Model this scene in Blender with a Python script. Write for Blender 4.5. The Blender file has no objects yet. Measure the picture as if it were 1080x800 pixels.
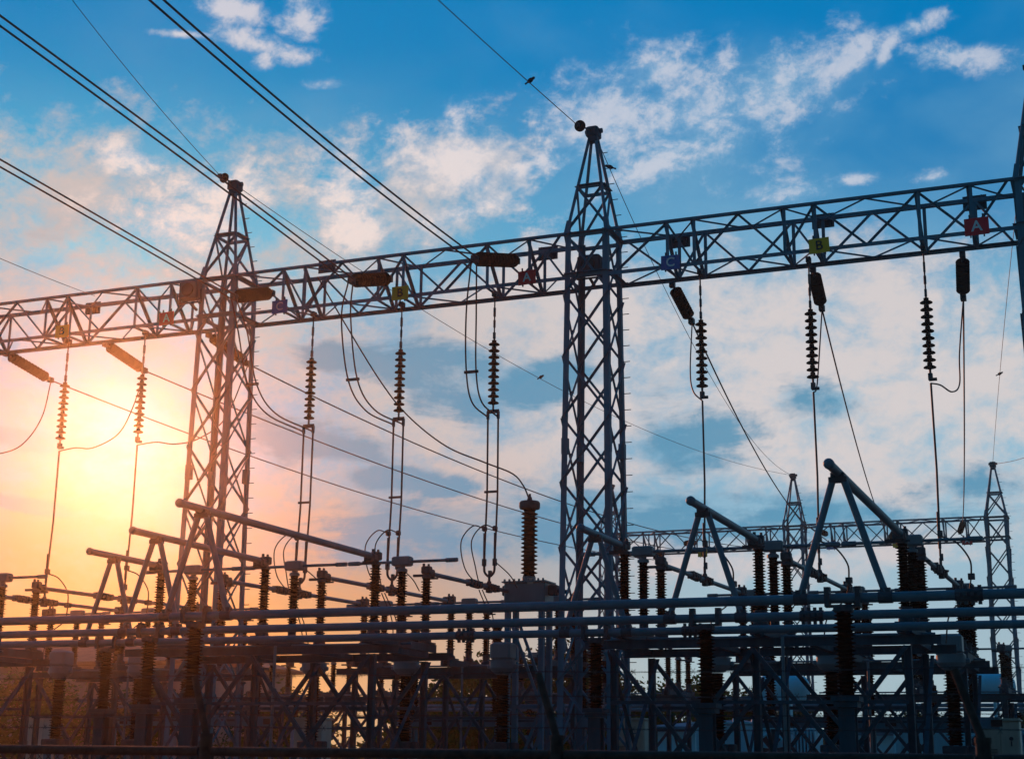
import bpy, math, random
from mathutils import Vector, Matrix
R = math.radians
random.seed(7)
sc = bpy.context.scene
col = sc.collection

# ------------------------------------------------------------------ camera
FPX, PITCH, ROLL, YAW, CZ = 1590.83, 0.247291, 0.0124715, 0.387109, 1.75
def cam_basis():
    cp, sp, cr, sr = math.cos(PITCH), math.sin(PITCH), math.cos(ROLL), math.sin(ROLL)
    cy, sy = math.cos(YAW), math.sin(YAW)
    def w2c(a, b, c):
        y = -b*sp + c*cp; d = b*cp + c*sp
        return (a*cr + y*sr, -a*sr + y*cr, d)
    return w2c(cy, -sy, 0), w2c(sy, cy, 0), w2c(0, 0, 1)
BX, BY, BZ = cam_basis()
CAMPOS = Vector((0, 0, CZ))
def ray(px, py):
    c = (px-540, 400-py, FPX)
    v = Vector([sum(b[i]*c[i] for i in range(3)) for b in (BX, BY, BZ)])
    return v.normalized()
def onY(px, py, P):                      # the point seen at that pixel on the vertical plane y = P
    d = ray(px, py); return CAMPOS + d*(P/d.y)
def onX(px, py, X):
    d = ray(px, py); return CAMPOS + d*(X/d.x)
def on_vplane(px, py, A, B):             # on the vertical plane through A and B
    d = ray(px, py); n = Vector((B.y-A.y, A.x-B.x, 0))
    return CAMPOS + d*((Vector((A.x, A.y, 0)).dot(n))/d.dot(n))
cam = bpy.data.objects.new('camera', bpy.data.cameras.new('camera'))
col.objects.link(cam)
mw = Matrix(((BX[0], BX[1], -BX[2], 0), (BY[0], BY[1], -BY[2], 0), (BZ[0], BZ[1], -BZ[2], CZ), (0, 0, 0, 1)))
cam.matrix_world = mw
cam.data.sensor_width = 36; cam.data.sensor_fit = 'HORIZONTAL'
cam.data.lens = FPX/1080*36
cam.data.clip_start = 0.1; cam.data.clip_end = 6000
cam.data.dof.use_dof = True; cam.data.dof.focus_distance = 33; cam.data.dof.aperture_fstop = 4.0
sc.camera = cam

# ------------------------------------------------------------------ view, world, sun
sc.view_settings.view_transform = 'Standard'; sc.view_settings.look = 'None'
sc.view_settings.exposure = 0; sc.view_settings.gamma = 1
sc.view_settings.use_curve_mapping = False
sc.cycles.use_denoising = True
sc.cycles.max_bounces = 6; sc.cycles.diffuse_bounces = 2; sc.cycles.glossy_bounces = 2
sc.cycles.transparent_max_bounces = 8; sc.cycles.volume_bounces = 0
HAZE = 0.00050                            # density of the haze box added at the end as flare
sc.cycles.sample_clamp_indirect = 4

SUN = ray(128, 462)                      # towards the sun, behind the thin cloud
SUN_EL = math.asin(SUN.z); SUN_AZ = math.atan2(SUN.x, SUN.y)
sun = bpy.data.objects.new('sun', bpy.data.lights.new('sun', 'SUN'))
sun.data.energy = 2.1; sun.data.angle = R(0.53); sun.data.color = (1.0, 0.285, 0.085)
sun.rotation_euler = (-SUN).to_track_quat('-Z', 'Y').to_euler()
sun.location = SUN*200
col.objects.link(sun)

world = bpy.data.worlds.new('World'); sc.world = world; world.use_nodes = True
wt = world.node_tree; wt.nodes.clear()
class S:                                 # a small wrapper so that node maths reads like maths
    def __init__(s, sock): s.s = sock
    def _m(op, a, b=None, c=None):
        n = wt.nodes.new('ShaderNodeMath'); n.operation = op
        for i, x in enumerate((a, b, c)):
            if x is None: continue
            if isinstance(x, S): wt.links.new(x.s, n.inputs[i])
            else: n.inputs[i].default_value = x
        return S(n.outputs[0])
    def __add__(a, b): return S._m('ADD', a, b)
    __radd__ = __add__
    def __sub__(a, b): return S._m('SUBTRACT', a, b)
    def __rsub__(a, b): return S._m('SUBTRACT', b, a)
    def __mul__(a, b): return S._m('MULTIPLY', a, b)
    __rmul__ = __mul__
    def __truediv__(a, b): return S._m('DIVIDE', a, b)
    def pow(a, b): return S._m('POWER', a, b)
    def max(a, b): return S._m('MAXIMUM', a, b)
    def min(a, b): return S._m('MINIMUM', a, b)
    def exp(a): return S._m('EXPONENT', a)
def smooth(x, lo, hi, a=0.0, b=1.0):
    n = wt.nodes.new('ShaderNodeMapRange'); n.interpolation_type = 'SMOOTHSTEP'
    wt.links.new(x.s, n.inputs[0])
    for i, v in zip((1, 2, 3, 4), (lo, hi, a, b)): n.inputs[i].default_value = v
    return S(n.outputs[0])
def dotc(vec, c):
    n = wt.nodes.new('ShaderNodeVectorMath'); n.operation = 'DOT_PRODUCT'
    wt.links.new(vec, n.inputs[0]); n.inputs[1].default_value = c
    return S(n.outputs['Value'])
def combine(x, y, z=0.0):
    n = wt.nodes.new('ShaderNodeCombineXYZ')
    for i, v in enumerate((x, y, z)):
        if isinstance(v, S): wt.links.new(v.s, n.inputs[i])
        else: n.inputs[i].default_value = v
    return n.outputs[0]
def noise(vec, scale, detail=6, rough=0.55, dist=0.0, lac=2.0):
    n = wt.nodes.new('ShaderNodeTexNoise'); wt.links.new(vec, n.inputs['Vector'])
    n.inputs['Scale'].default_value = scale; n.inputs['Detail'].default_value = detail
    n.inputs['Roughness'].default_value = rough; n.inputs['Distortion'].default_value = dist
    n.inputs['Lacunarity'].default_value = lac
    return S(n.outputs['Fac'])
def cmix(f, a, b, mode='MIX'):
    n = wt.nodes.new('ShaderNodeMix'); n.data_type = 'RGBA'; n.blend_type = mode; n.clamp_result = False
    if isinstance(f, S): wt.links.new(f.s, n.inputs[0])
    else: n.inputs[0].default_value = f
    for i, x in ((6, a), (7, b)):
        if isinstance(x, tuple): n.inputs[i].default_value = (*x, 1)
        else: wt.links.new(x, n.inputs[i])
    return n.outputs[2]
def scaled(c, k): return tuple(x*k for x in c)
def lin(r, g, b):
    f = lambda v: (v/255/12.92) if v <= 10 else ((v/255+0.055)/1.055)**2.4
    return (f(r), f(g), f(b))

tc = wt.nodes.new('ShaderNodeTexCoord'); D = tc.outputs['Generated']
FH = Vector((-math.sin(YAW), math.cos(YAW), 0)); RH = Vector((math.cos(YAW), math.sin(YAW), 0))
dx, dy, dz = dotc(D, RH), dotc(D, FH), dotc(D, (0, 0, 1))
az = S._m('ARCTAN2', dx, dy)*57.2958
el = S._m('ARCSINE', dz)*57.2958
def azel(px, py):
    d = ray(px, py); return (math.degrees(math.atan2(d.dot(RH), d.dot(FH))), math.degrees(math.asin(d.z)))
ps = S._m('ARCCOSINE', dotc(D, SUN).min(0.99999))*57.2958      # degrees from the sun
def blob(px, py, rx, ry, tilt=0):        # 1 at the middle of a patch of sky, falling to 0 at its rim (degrees)
    a0, e0 = azel(px, py); t = R(tilt); c, s = math.cos(t), math.sin(t)
    da, de = az-a0, el-e0
    u = (da*c + de*s)/rx; v = (de*c - da*s)/ry
    return 1.0 - S._m('SQRT', u*u + v*v)
K = 10.0                                  # the background runs at strength 0.1
sky = wt.nodes.new('ShaderNodeTexSky'); sky.sky_type = 'NISHITA'; sky.sun_disc = False
sky.sun_elevation = SUN_EL; sky.sun_rotation = SUN_AZ
sky.air_density = 1.0; sky.dust_density = 0.6; sky.ozone_density = 2.5; sky.altitude = 0
hs = wt.nodes.new('ShaderNodeHueSaturation'); hs.inputs['Saturation'].default_value = 1.45; hs.inputs['Value'].default_value = 1.0
wt.links.new(sky.outputs[0], hs.inputs['Color'])
# deep clear blue overhead, paling downwards
high = smooth(el, 9, 31)
base = cmix(1.0, hs.outputs[0], (0.05, 0.78, 0.98), 'MULTIPLY')
base = cmix(smooth(el, 16, 28)*0.85, base, scaled(lin(0, 126, 190), K))
pale = cmix(smooth(ps, 8, 34), scaled(lin(118, 160, 192), K), scaled(lin(140, 188, 212), K))
lowb = cmix(smooth(ps, 8, 24), scaled(lin(206, 128, 60), K), scaled(lin(166, 188, 202), K))
pale = cmix(smooth(el, 4.0, 12.0), lowb, pale)
flat = combine(az*0.60, el*1.0, 0.0)
flow = combine(az*0.85 - el*0.30, el*1.10 + az*0.10, 3.7)
strat = combine(az*0.34 - el*0.05, el*1.05 + az*0.03, 9.1)
n_big = noise(flat, 0.15, 4, 0.5, 0.4)
n_mid = noise(flat, 0.42, 10, 0.62, 0.35)
n_fine = noise(flow, 0.62, 12, 0.66, 0.25)
n_tiny = noise(flow, 2.1, 8, 0.68, 0.2)
n_str = noise(strat, 0.42, 10, 0.60, 0.5)
thin = smooth(el + (n_big-0.5)*16.0 + (n_mid-0.5)*5.0, 28.5, 12.0)
base = cmix(thin*0.93, base, pale)
def clouds(cov, gain, lo, hi, fine=0.9):
    return smooth(cov + (n_mid-0.5)*gain + (n_fine-0.5)*gain*fine + (n_tiny-0.5)*gain*0.32, lo, hi)
def union(ps_):
    m = None
    for p in ps_:
        b = blob(*p); m = b if m is None else m.max(b)
    return m.max(-2.0)
# the warm thin cloud sheet of the lower sky
cream = cmix(smooth(ps, 3, 22), scaled(lin(190, 178, 172), K), scaled(lin(218, 208, 206), K))
cream = cmix(smooth(el, 4.0, 12.5), cmix(smooth(ps, 8, 24), scaled(lin(222, 140, 66), K), scaled(lin(205, 198, 200), K)), cream)
sheet = union([(110, 275, 10.5, 5.6, 4), (290, 300, 6.5, 5.6, 0), (620, 345, 10, 3.4, 3), (860, 390, 11, 5.0, 0), (520, 440, 9.5, 3.6, 0), (150, 450, 11, 8.5, 0), (930, 470, 9, 3.2, 0), (860, 575, 8, 1.5, 2), (560, 500, 7, 1.4, 4), (470, 200, 4.0, 2.6, 25)])
sh = clouds((sheet*1.30).min(smooth(az, -9.0, 1.0, 0.38, 0.60)) + (n_big-0.5)*0.6, 2.3, -0.15, 0.85, 0.65)
base = cmix(sh*0.92, base, cream)
# blue grey cloud bellies and openings low in the sky
grey = cmix(smooth(ps, 4, 15), scaled(lin(100, 144, 164), K), scaled(lin(78, 146, 180), K))
gaps = union([(730, 452, 3.6, 1.7, 4), (455, 392, 3.4, 1.6, -12), (565, 405, 2.6, 1.0, 14), (470, 425, 3.0, 1.1, -8), (600, 548, 4.2, 1.4, 4), (1010, 520, 4.4, 1.1, 0), (860, 425, 2.2, 0.9, -4), (440, 575, 5.5, 1.4, 0), (700, 555, 3.4, 1.2, -4), (420, 505, 3.4, 0.5, -4), (365, 375, 2.6, 0.9, 0), (70, 228, 1.7, 1.0, 6), (60, 470, 5.0, 0.5, -4), (260, 440, 3.8, 0.6, -4), (300, 470, 4.5, 1.0, 0), (40, 535, 2.6, 0.30, -8), (395, 245, 2.0, 1.2, -30), (185, 500, 3.0, 0.5, 0), (880, 545, 5.0, 1.3, 0)])
dens = (gaps*0.95).min(0.6) + 0.06 + (n_str-0.5)*2.9 + (n_fine-0.5)*1.4 + (n_tiny-0.5)*0.5
belly = smooth(dens, 0.02, 0.66)*smooth(ps, 1.5, 6.0)*smooth(el, 20.0, 16.0)
base = cmix(belly*0.92, base, grey)
# white wisps standing in the blue
white = cmix(smooth(ps, 6, 26), scaled(lin(252, 232, 222), K), scaled(lin(212, 214, 224), K))
blue_shade = cmix(smooth(ps, 6, 26), scaled(lin(205, 205, 214), K), scaled(lin(140, 180, 212), K))
w1 = union([(740, 118, 5.6, 2.3, 6), (690, 75, 2.6, 1.1, 12), (820, 92, 4.4, 1.6, 14), (640, 125, 2.8, 2.2, 0), (710, 160, 4.8, 0.75, 24), (895, 62, 1.8, 0.8, 25)])
w2 = union([(962, 28, 1.7, 0.5, 10), (935, 52, 1.2, 0.35, 55), (1005, 60, 2.4, 0.6, -10), (475, 165, 3.2, 1.4, 8), (500, 190, 2.4, 1.5, -10), (482, 135, 0.9, 1.3, 0), (495, 222, 3.2, 0.8, 22), (360, 205, 2.0, 1.6, 0), (372, 235, 2.2, 1.6, -40), (270, 46, 2.0, 0.45, -8), (305, 57, 1.6, 0.4, -4), (344, 88, 1.1, 0.32, 8), (318, 18, 1.0, 0.9, 30), (248, 8, 1.3, 0.6, 0), (195, 36, 1.3, 0.16, 3), (278, 62, 0.6, 0.4, 30), (140, 168, 1.9, 0.7, -8), (845, 202, 2.4, 0.5, 2), (900, 190, 1.0, 0.35, 0), (985, 188, 0.7, 0.3, 0), (575, 172, 1.2, 0.5, 12), (550, 180, 1.4, 0.5, 10), (235, 200, 3.2, 1.2, 5), (195, 235, 3.4, 1.6, 10)])
a1 = clouds(w1*1.1+0.10, 2.5, -0.15, 1.10, 1.0); a2 = clouds(w2*0.95, 2.4, -0.15, 1.0, 1.0)
wsp = a1.max(a2)
lit = smooth((n_mid-0.5)*0.9 + (n_fine-0.5)*1.3 + (n_tiny-0.5)*0.7 + wsp*0.35, -0.10, 0.50)
base = cmix(wsp*0.74, base, cmix(lit, blue_shade, white))
# the sun's glow through the thin cloud
def vscale(c, k):
    n = wt.nodes.new('ShaderNodeVectorMath'); n.operation = 'SCALE'; n.inputs[0].default_value = c
    wt.links.new(k.s, n.inputs['Scale']); return n.outputs[0]
def vadd(a, b):
    n = wt.nodes.new('ShaderNodeVectorMath'); n.operation = 'ADD'
    wt.links.new(a, n.inputs[0]); wt.links.new(b, n.inputs[1]); return n.outputs[0]
tear = smooth(dens, 0.9, -0.5, 0.45, 1.15)
glow1 = (ps*ps*(-1/1.8)).exp()*tear
glow2 = (ps*(-1/2.6)).exp()*tear
base = vadd(base, vscale(scaled((1.0, 0.86, 0.55), K*0.30), glow1))
base = vadd(base, vscale(scaled((0.80, 0.48, 0.15), K*0.26), glow2))
# the sky behind the photographer is already darkening
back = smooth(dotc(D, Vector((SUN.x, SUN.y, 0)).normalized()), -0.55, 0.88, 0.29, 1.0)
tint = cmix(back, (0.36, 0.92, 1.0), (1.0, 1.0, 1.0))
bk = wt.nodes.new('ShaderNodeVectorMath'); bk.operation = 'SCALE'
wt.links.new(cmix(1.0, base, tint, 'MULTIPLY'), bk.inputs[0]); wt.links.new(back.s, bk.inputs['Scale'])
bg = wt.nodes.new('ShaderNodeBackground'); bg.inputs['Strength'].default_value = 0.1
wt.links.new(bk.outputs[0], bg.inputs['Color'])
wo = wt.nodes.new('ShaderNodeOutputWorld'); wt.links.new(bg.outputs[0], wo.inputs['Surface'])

# ------------------------------------------------------------------ materials
def mat(name, color, rough=0.55, metal=0.0, var=0.25, scale=6.0, bump=0.0, spec=0.5, streak=False, dirt=None, ior=1.45):
    m = bpy.data.materials.new(name); m.use_nodes = True
    nt = m.node_tree; b = nt.nodes['Principled BSDF']
    b.inputs['Roughness'].default_value = rough; b.inputs['Metallic'].default_value = metal
    b.inputs['Specular IOR Level'].default_value = spec; b.inputs['IOR'].default_value = ior
    tcn = nt.nodes.new('ShaderNodeTexCoord'); n = nt.nodes.new('ShaderNodeTexNoise')
    n.inputs['Scale'].default_value = scale; n.inputs['Detail'].default_value = 6; n.inputs['Roughness'].default_value = 0.65
    src = tcn.outputs['Object']
    if streak:
        mp = nt.nodes.new('ShaderNodeMapping'); mp.inputs['Scale'].default_value = (1, 1, 0.18)
        nt.links.new(src, mp.inputs[0]); src = mp.outputs[0]
    nt.links.new(src, n.inputs['Vector'])
    r = nt.nodes.new('ShaderNodeValToRGB')
    r.color_ramp.elements[0].position = 0.32; r.color_ramp.elements[1].position = 0.70
    lo = dirt if dirt else tuple(c*(1-var) for c in color)
    r.color_ramp.elements[0].color = (*lo, 1); r.color_ramp.elements[1].color = (*[min(1, c*(1+var)) for c in color], 1)
    nt.links.new(n.outputs['Fac'], r.inputs[0]); nt.links.new(r.outputs[0], b.inputs['Base Color'])
    if bump:
        bp = nt.nodes.new('ShaderNodeBump'); bp.inputs['Strength'].default_value = bump; bp.inputs['Distance'].default_value = 0.02
        nt.links.new(n.outputs['Fac'], bp.inputs['Height']); nt.links.new(bp.outputs[0], b.inputs['Normal'])
    return m
M = {
 'galv': mat('galvanised_steel', (0.055, 0.20, 0.275), 0.62, 0.05, 0.28, 3.0, streak=True, ior=1.22),
 'galv_dark': mat('dark_shaded_steel', (0.028, 0.085, 0.115), 0.65, 0.05, 0.35, 3.0, streak=True, ior=1.22),  # darker galv copy; the lower yard's dimness is painted into the stand steel
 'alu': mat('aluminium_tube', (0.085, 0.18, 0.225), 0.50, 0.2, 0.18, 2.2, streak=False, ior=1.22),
 'fitting': mat('cast_fitting', (0.05, 0.075, 0.09), 0.6, 0.1, 0.3, 9.0, ior=1.22),
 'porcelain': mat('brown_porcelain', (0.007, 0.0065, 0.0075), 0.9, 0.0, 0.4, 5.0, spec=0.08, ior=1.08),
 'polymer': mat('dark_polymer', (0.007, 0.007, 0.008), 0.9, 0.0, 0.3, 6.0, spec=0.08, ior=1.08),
 'wire': mat('stranded_cable', (0.055, 0.055, 0.058), 0.6, 0.25, 0.2, 20.0, spec=0.3),
 'cabinet': mat('beige_cabinet_paint', (0.50, 0.47, 0.38), 0.5, 0.0, 0.10, 2.0, streak=True, dirt=(0.36, 0.33, 0.26)),
 'grey_paint': mat('grey_tank_paint', (0.12, 0.19, 0.22), 0.5, 0.0, 0.15, 2.5, streak=True),
 'blue_paint': mat('pale_blue_tank_paint', (0.34, 0.78, 0.90), 0.5, 0.0, 0.12, 1.5, streak=True),
 'sign_red': mat('red_sign_paint', (0.92, 0.015, 0.03), 0.5, 0, 0.12, 8.0),
 'sign_yellow': mat('yellow_sign_paint', (0.97, 0.50, 0.01), 0.5, 0, 0.10, 8.0),
 'sign_blue': mat('blue_sign_paint', (0.015, 0.13, 0.42), 0.5, 0, 0.12, 8.0),
 'white': mat('white_letter_paint', (0.82, 0.82, 0.80), 0.5, 0, 0.05, 8.0),
 'black': mat('black_letter_paint', (0.02, 0.02, 0.02), 0.5, 0, 0.1, 8.0),
 'rust': mat('rusty_fence_tube', (0.060, 0.042, 0.035), 0.75, 0.2, 0.45, 14.0, bump=0.4, spec=0.25),
 'concrete': mat('concrete_footing', (0.30, 0.29, 0.27), 0.9, 0, 0.2, 4.0, bump=0.3),
 'bird': mat('dark_plumage', (0.02, 0.02, 0.022), 0.8, 0, 0.3, 30.0),
 'wall': mat('building_render', (0.36, 0.33, 0.30), 0.85, 0, 0.15, 1.2, streak=True),
 'roof': mat('roof_tiles', (0.16, 0.085, 0.06), 0.8, 0, 0.3, 3.0, bump=0.4),
 'window': mat('window_glass', (0.02, 0.025, 0.03), 0.12, 0, 0.2, 2.0),
 'door': mat('door_paint', (0.12, 0.16, 0.18), 0.5, 0, 0.15, 2.0),
 'bark': mat('bark', (0.07, 0.05, 0.035), 0.9, 0, 0.35, 12.0, bump=0.5),
}
def leaf_mat(name, c1, c2):
    m = bpy.data.materials.new(name); m.use_nodes = True
    nt = m.node_tree; b = nt.nodes['Principled BSDF']
    g = nt.nodes.new('ShaderNodeNewGeometry'); r = nt.nodes.new('ShaderNodeValToRGB')
    r.color_ramp.elements[0].color = (*c1, 1); r.color_ramp.elements[1].color = (*c2, 1)
    nt.links.new(g.outputs['Random Per Island'], r.inputs[0]); nt.links.new(r.outputs[0], b.inputs['Base Color'])
    b.inputs['Roughness'].default_value = 0.9; b.inputs['IOR'].default_value = 1.1; b.inputs['Specular IOR Level'].default_value = 0.2
    t = nt.nodes.new('ShaderNodeBsdfTranslucent'); nt.links.new(r.outputs[0], t.inputs['Color'])
    mx = nt.nodes.new('ShaderNodeMixShader'); mx.inputs[0].default_value = 0.06
    nt.links.new(b.outputs[0], mx.inputs[1]); nt.links.new(t.outputs[0], mx.inputs[2])
    nt.links.new(mx.outputs[0], nt.nodes['Material Output'].inputs['Surface'])
    return m
M['leaf'] = leaf_mat('green_leaves', (0.016, 0.075, 0.012), (0.050, 0.160, 0.026))
M['leaf_dark'] = leaf_mat('dark_green_leaves', (0.012, 0.055, 0.014), (0.036, 0.110, 0.024))
def ground_mat():
    m = bpy.data.materials.new('gravel_and_grass'); m.use_nodes = True
    nt = m.node_tree; b = nt.nodes['Principled BSDF']; b.inputs['Roughness'].default_value = 0.95
    tcn = nt.nodes.new('ShaderNodeTexCoord')
    v = nt.nodes.new('ShaderNodeTexVoronoi'); v.inputs['Scale'].default_value = 22
    n = nt.nodes.new('ShaderNodeTexNoise'); n.inputs['Scale'].default_value = 0.35; n.inputs['Detail'].default_value = 8
    nt.links.new(tcn.outputs['Object'], v.inputs['Vector']); nt.links.new(tcn.outputs['Object'], n.inputs['Vector'])
    r = nt.nodes.new('ShaderNodeValToRGB'); r.color_ramp.elements[0].color = (0.10, 0.095, 0.09, 1); r.color_ramp.elements[1].color = (0.30, 0.29, 0.27, 1)
    nt.links.new(v.outputs['Color'], r.inputs[0])
    f = nt.nodes.new('ShaderNodeValToRGB'); f.color_ramp.elements[0].position = 0.50; f.color_ramp.elements[1].position = 0.62
    nt.links.new(n.outputs['Fac'], f.inputs[0])
    mx = nt.nodes.new('ShaderNodeMix'); mx.data_type = 'RGBA'
    nt.links.new(f.outputs[0], mx.inputs[0]); nt.links.new(r.outputs[0], mx.inputs[6]); mx.inputs[7].default_value = (0.045, 0.075, 0.022, 1)
    nt.links.new(mx.outputs[2], b.inputs['Base Color'])
    bp = nt.nodes.new('ShaderNodeBump'); bp.inputs['Strength'].default_value = 0.6; bp.inputs['Distance'].default_value = 0.03
    nt.links.new(v.outputs['Distance'], bp.inputs['Height']); nt.links.new(bp.outputs[0], b.inputs['Normal'])
    return m
M['ground'] = ground_mat()

# ------------------------------------------------------------------ mesh helpers
def V(*a): return Vector(a)
class MB:
    """Collects shapes; build() links them as ONE mesh object."""
    def __init__(s): s.v = []; s.f = []
    def add(s, vs, fs):
        o = len(s.v); s.v += [tuple(x) for x in vs]; s.f += [tuple(i+o for i in f) for f in fs]; return s
    def frame(s, p, q, up=None):
        d = (q-p).normalized(); up = up or (V(0, 0, 1) if abs(d.z) < 0.95 else V(0, 1, 0))
        x = d.cross(up).normalized(); return d, x, x.cross(d).normalized()
    def bar(s, p, q, w, h=None, up=None):
        p, q = V(*p), V(*q); h = h or w; d, x, y = s.frame(p, q, up)
        c = [(-w/2, -h/2), (w/2, -h/2), (w/2, h/2), (-w/2, h/2)]
        vs = [e + x*a + y*b for e in (p, q) for a, b in c]
        return s.add(vs, [(0, 1, 2, 3), (7, 6, 5, 4)] + [(i, i+4, (i+1) % 4+4, (i+1) % 4) for i in range(4)])
    def angle(s, p, q, w, t=None, up=None, flip=1):   # an L-shaped steel angle
        p, q = V(*p), V(*q); t = t or w*0.14; d, x, y = s.frame(p, q, up); x = x*flip
        c = [(0, 0), (w, 0), (w, t), (t, t), (t, w), (0, w)]
        c = [(a-w*0.3, b-w*0.3) for a, b in c]
        vs = [e + x*a + y*b for e in (p, q) for a, b in c]
        return s.add(vs, [(0, 1, 2, 3, 4, 5), (11, 10, 9, 8, 7, 6)] + [(i, i+6, (i+1) % 6+6, (i+1) % 6) for i in range(6)])
    def tube(s, p, q, r, r2=None, n=10):
        p, q = V(*p), V(*q); r2 = r if r2 is None else r2; d, x, y = s.frame(p, q)
        vs = [e + (x*math.cos(2*math.pi*i/n) + y*math.sin(2*math.pi*i/n))*k for e, k in ((p, r), (q, r2)) for i in range(n)]
        return s.add(vs, [tuple(range(n))[::-1], tuple(range(n, 2*n))] + [(i, (i+1) % n, (i+1) % n+n, i+n) for i in range(n)])
    def path(s, pts, r, n=6):
        pts = [V(*p) for p in pts]; vs = []; fs = []; x = None
        for i, p in enumerate(pts):
            d = (pts[min(i+1, len(pts)-1)] - pts[max(i-1, 0)]).normalized()
            if x is None: x = d.orthogonal().normalized()
            x = (x - d*x.dot(d)).normalized(); y = d.cross(x)
            vs += [p + (x*math.cos(2*math.pi*k/n) + y*math.sin(2*math.pi*k/n))*r for k in range(n)]
        for i in range(len(pts)-1):
            fs += [(i*n+k, i*n+(k+1) % n, (i+1)*n+(k+1) % n, (i+1)*n+k) for k in range(n)]
        e = (len(pts)-1)*n
        return s.add(vs, fs + [tuple(range(n))[::-1], tuple(range(e, e+n))])
    def box(s, c, sx, sy, sz, bev=0.0):
        c = V(*c)
        if not bev:
            vs = [c + V(a*sx/2, b*sy/2, d*sz/2) for d in (-1, 1) for a, b in ((-1, -1), (1, -1), (1, 1), (-1, 1))]
            return s.add(vs, [(3, 2, 1, 0), (4, 5, 6, 7)] + [(i, (i+1) % 4, (i+1) % 4+4, i+4) for i in range(4)])
        vs = []; hx, hy, hz = sx/2, sy/2, sz/2
        for d, k in ((-hz, bev), (-hz+bev, 0), (hz-bev, 0), (hz, bev)):
            for a, b in ((-1, -1), (1, -1), (1, 1), (-1, 1)):
                pa, pb = a*(hx-k), b*(hy-k)
                two = [(pa - a*bev, pb), (pa, pb - b*bev)] if a*b < 0 else [(pa, pb - b*bev), (pa - a*bev, pb)]
                if (a, b) in ((-1, -1), (1, 1)): two = [(pa, pb - b*bev), (pa - a*bev, pb)]
                else: two = [(pa - a*bev, pb), (pa, pb - b*bev)]
                vs += [c + V(u, w, d) for u, w in two]
        fs = [tuple(range(8))[::-1], tuple(range(24, 32))]
        for r in range(3): fs += [(r*8+i, r*8+(i+1) % 8, (r+1)*8+(i+1) % 8, (r+1)*8+i) for i in range(8)]
        return s.add(vs, fs)
    def lathe(s, prof, base=(0, 0, 0), axis=(0, 0, 1), n=14):
        base = V(*base); a = V(*axis).normalized(); x = a.orthogonal().normalized(); y = a.cross(x); vs = []
        for r, z in prof:
            vs += [base + a*z + (x*math.cos(2*math.pi*i/n) + y*math.sin(2*math.pi*i/n))*r for i in range(n)]
        fs = [(k*n+i, k*n+(i+1) % n, (k+1)*n+(i+1) % n, (k+1)*n+i) for k in range(len(prof)-1) for i in range(n)]
        e = (len(prof)-1)*n
        return s.add(vs, fs + [tuple(range(n))[::-1], tuple(range(e, e+n))])
    def build(s, name, m, parent=None, smooth=0.0):
        me = bpy.data.meshes.new(name); me.from_pydata(s.v, [], s.f); me.update()
        me.materials.append(M[m] if isinstance(m, str) else m)
        if smooth:
            me.shade_smooth(); me.set_sharp_from_angle(angle=R(smooth))
        o = bpy.data.objects.new(name, me); col.objects.link(o)
        if parent: o.parent = parent
        return o
def tag(o, label, cat, group=None):
    o['label'] = label; o['category'] = cat; o['kind'] = 'thing'
    if group: o['group'] = group
    return o
def thing(name, label, cat, loc=(0, 0, 0), group=None):
    o = bpy.data.objects.new(name, None); o.empty_display_size = 0.2; col.objects.link(o); o.location = loc
    return tag(o, label, cat, group)
def dup(root, loc, label, group=None):   # a copy of a thing with copies of its parts and sub-parts
    r = root.copy(); col.objects.link(r); r.location = loc; r['label'] = label
    if group: r['group'] = group
    for ch in list(root.children):
        c = ch.copy(); col.objects.link(c); c.parent = r
        for g in list(ch.children):
            d = g.copy(); col.objects.link(d); d.parent = c
    return r
def structure(o): o['kind'] = 'structure'; return o
def sag(p, q, s, n=24):                  # a cable hanging between two points
    p, q = V(*p), V(*q)
    return [p.lerp(q, t/n) - V(0, 0, 4*s*(t/n)*(1-t/n)) for t in range(n+1)]
def bez(pts, n=10):                      # a smooth curve through points
    P = [V(*p) for p in pts]; P = [P[0]*2-P[1]] + P + [P[-1]*2-P[-2]]; out = []
    for i in range(1, len(P)-2):
        for k in range(n):
            t = k/n; a, b, c, d = P[i-1:i+3]
            out.append(0.5*((2*b) + (c-a)*t + (2*a-5*b+4*c-d)*t*t + (3*b-a-3*c+d)*t**3))
    return out + [P[-2]]
def sheds(L, n, rc, rs, base=0.0, alt=0.86):     # profile of a ribbed insulator of length L
    pr = [(rc*1.15, base), (rc*1.15, base+L*0.03), (rc, base+L*0.035)]
    st = L*0.92/n
    for i in range(n):
        z = base + L*0.04 + i*st; k = rs if i % 2 == 0 else rs*alt
        pr += [(rc, z+st*0.10), (k, z+st*0.36), (k, z+st*0.46), (rc*1.05, z+st*0.74)]
    return pr + [(rc, base+L*0.965), (rc*1.15, base+L*0.97), (rc*1.15, base+L)]

# ------------------------------------------------------------------ layout of the yard (x along the beams, y away from the camera)
BAY = 9.95
PH = {'A': -3.44, 'B': -5.90, 'C': -8.36}       # the three phases of the bay on the right, repeated every BAY
LP = {'A': -2.37, 'B': -5.65, 'C': -8.98}       # where the overhead line hangs on the beam
PG, PB = 31.7, 77.2                             # front gantry, far gantry
COLOR = {'A': 'red', 'B': 'yellow', 'C': 'blue'}
BAYN = {0: 'right-hand bay', -1: 'middle bay', -2: 'sunlit left bay'}
UNDER = lambda k, p: f'{BAYN[k]}, below the {COLOR[p]} {p} sign'

# the ground
gm = MB(); gm.add([(-340, -300, 0), (340, -300, 0), (340, 380, 0), (-340, 380, 0)], [(0, 1, 2, 3)])
structure(gm.build('ground', 'ground'))

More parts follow.
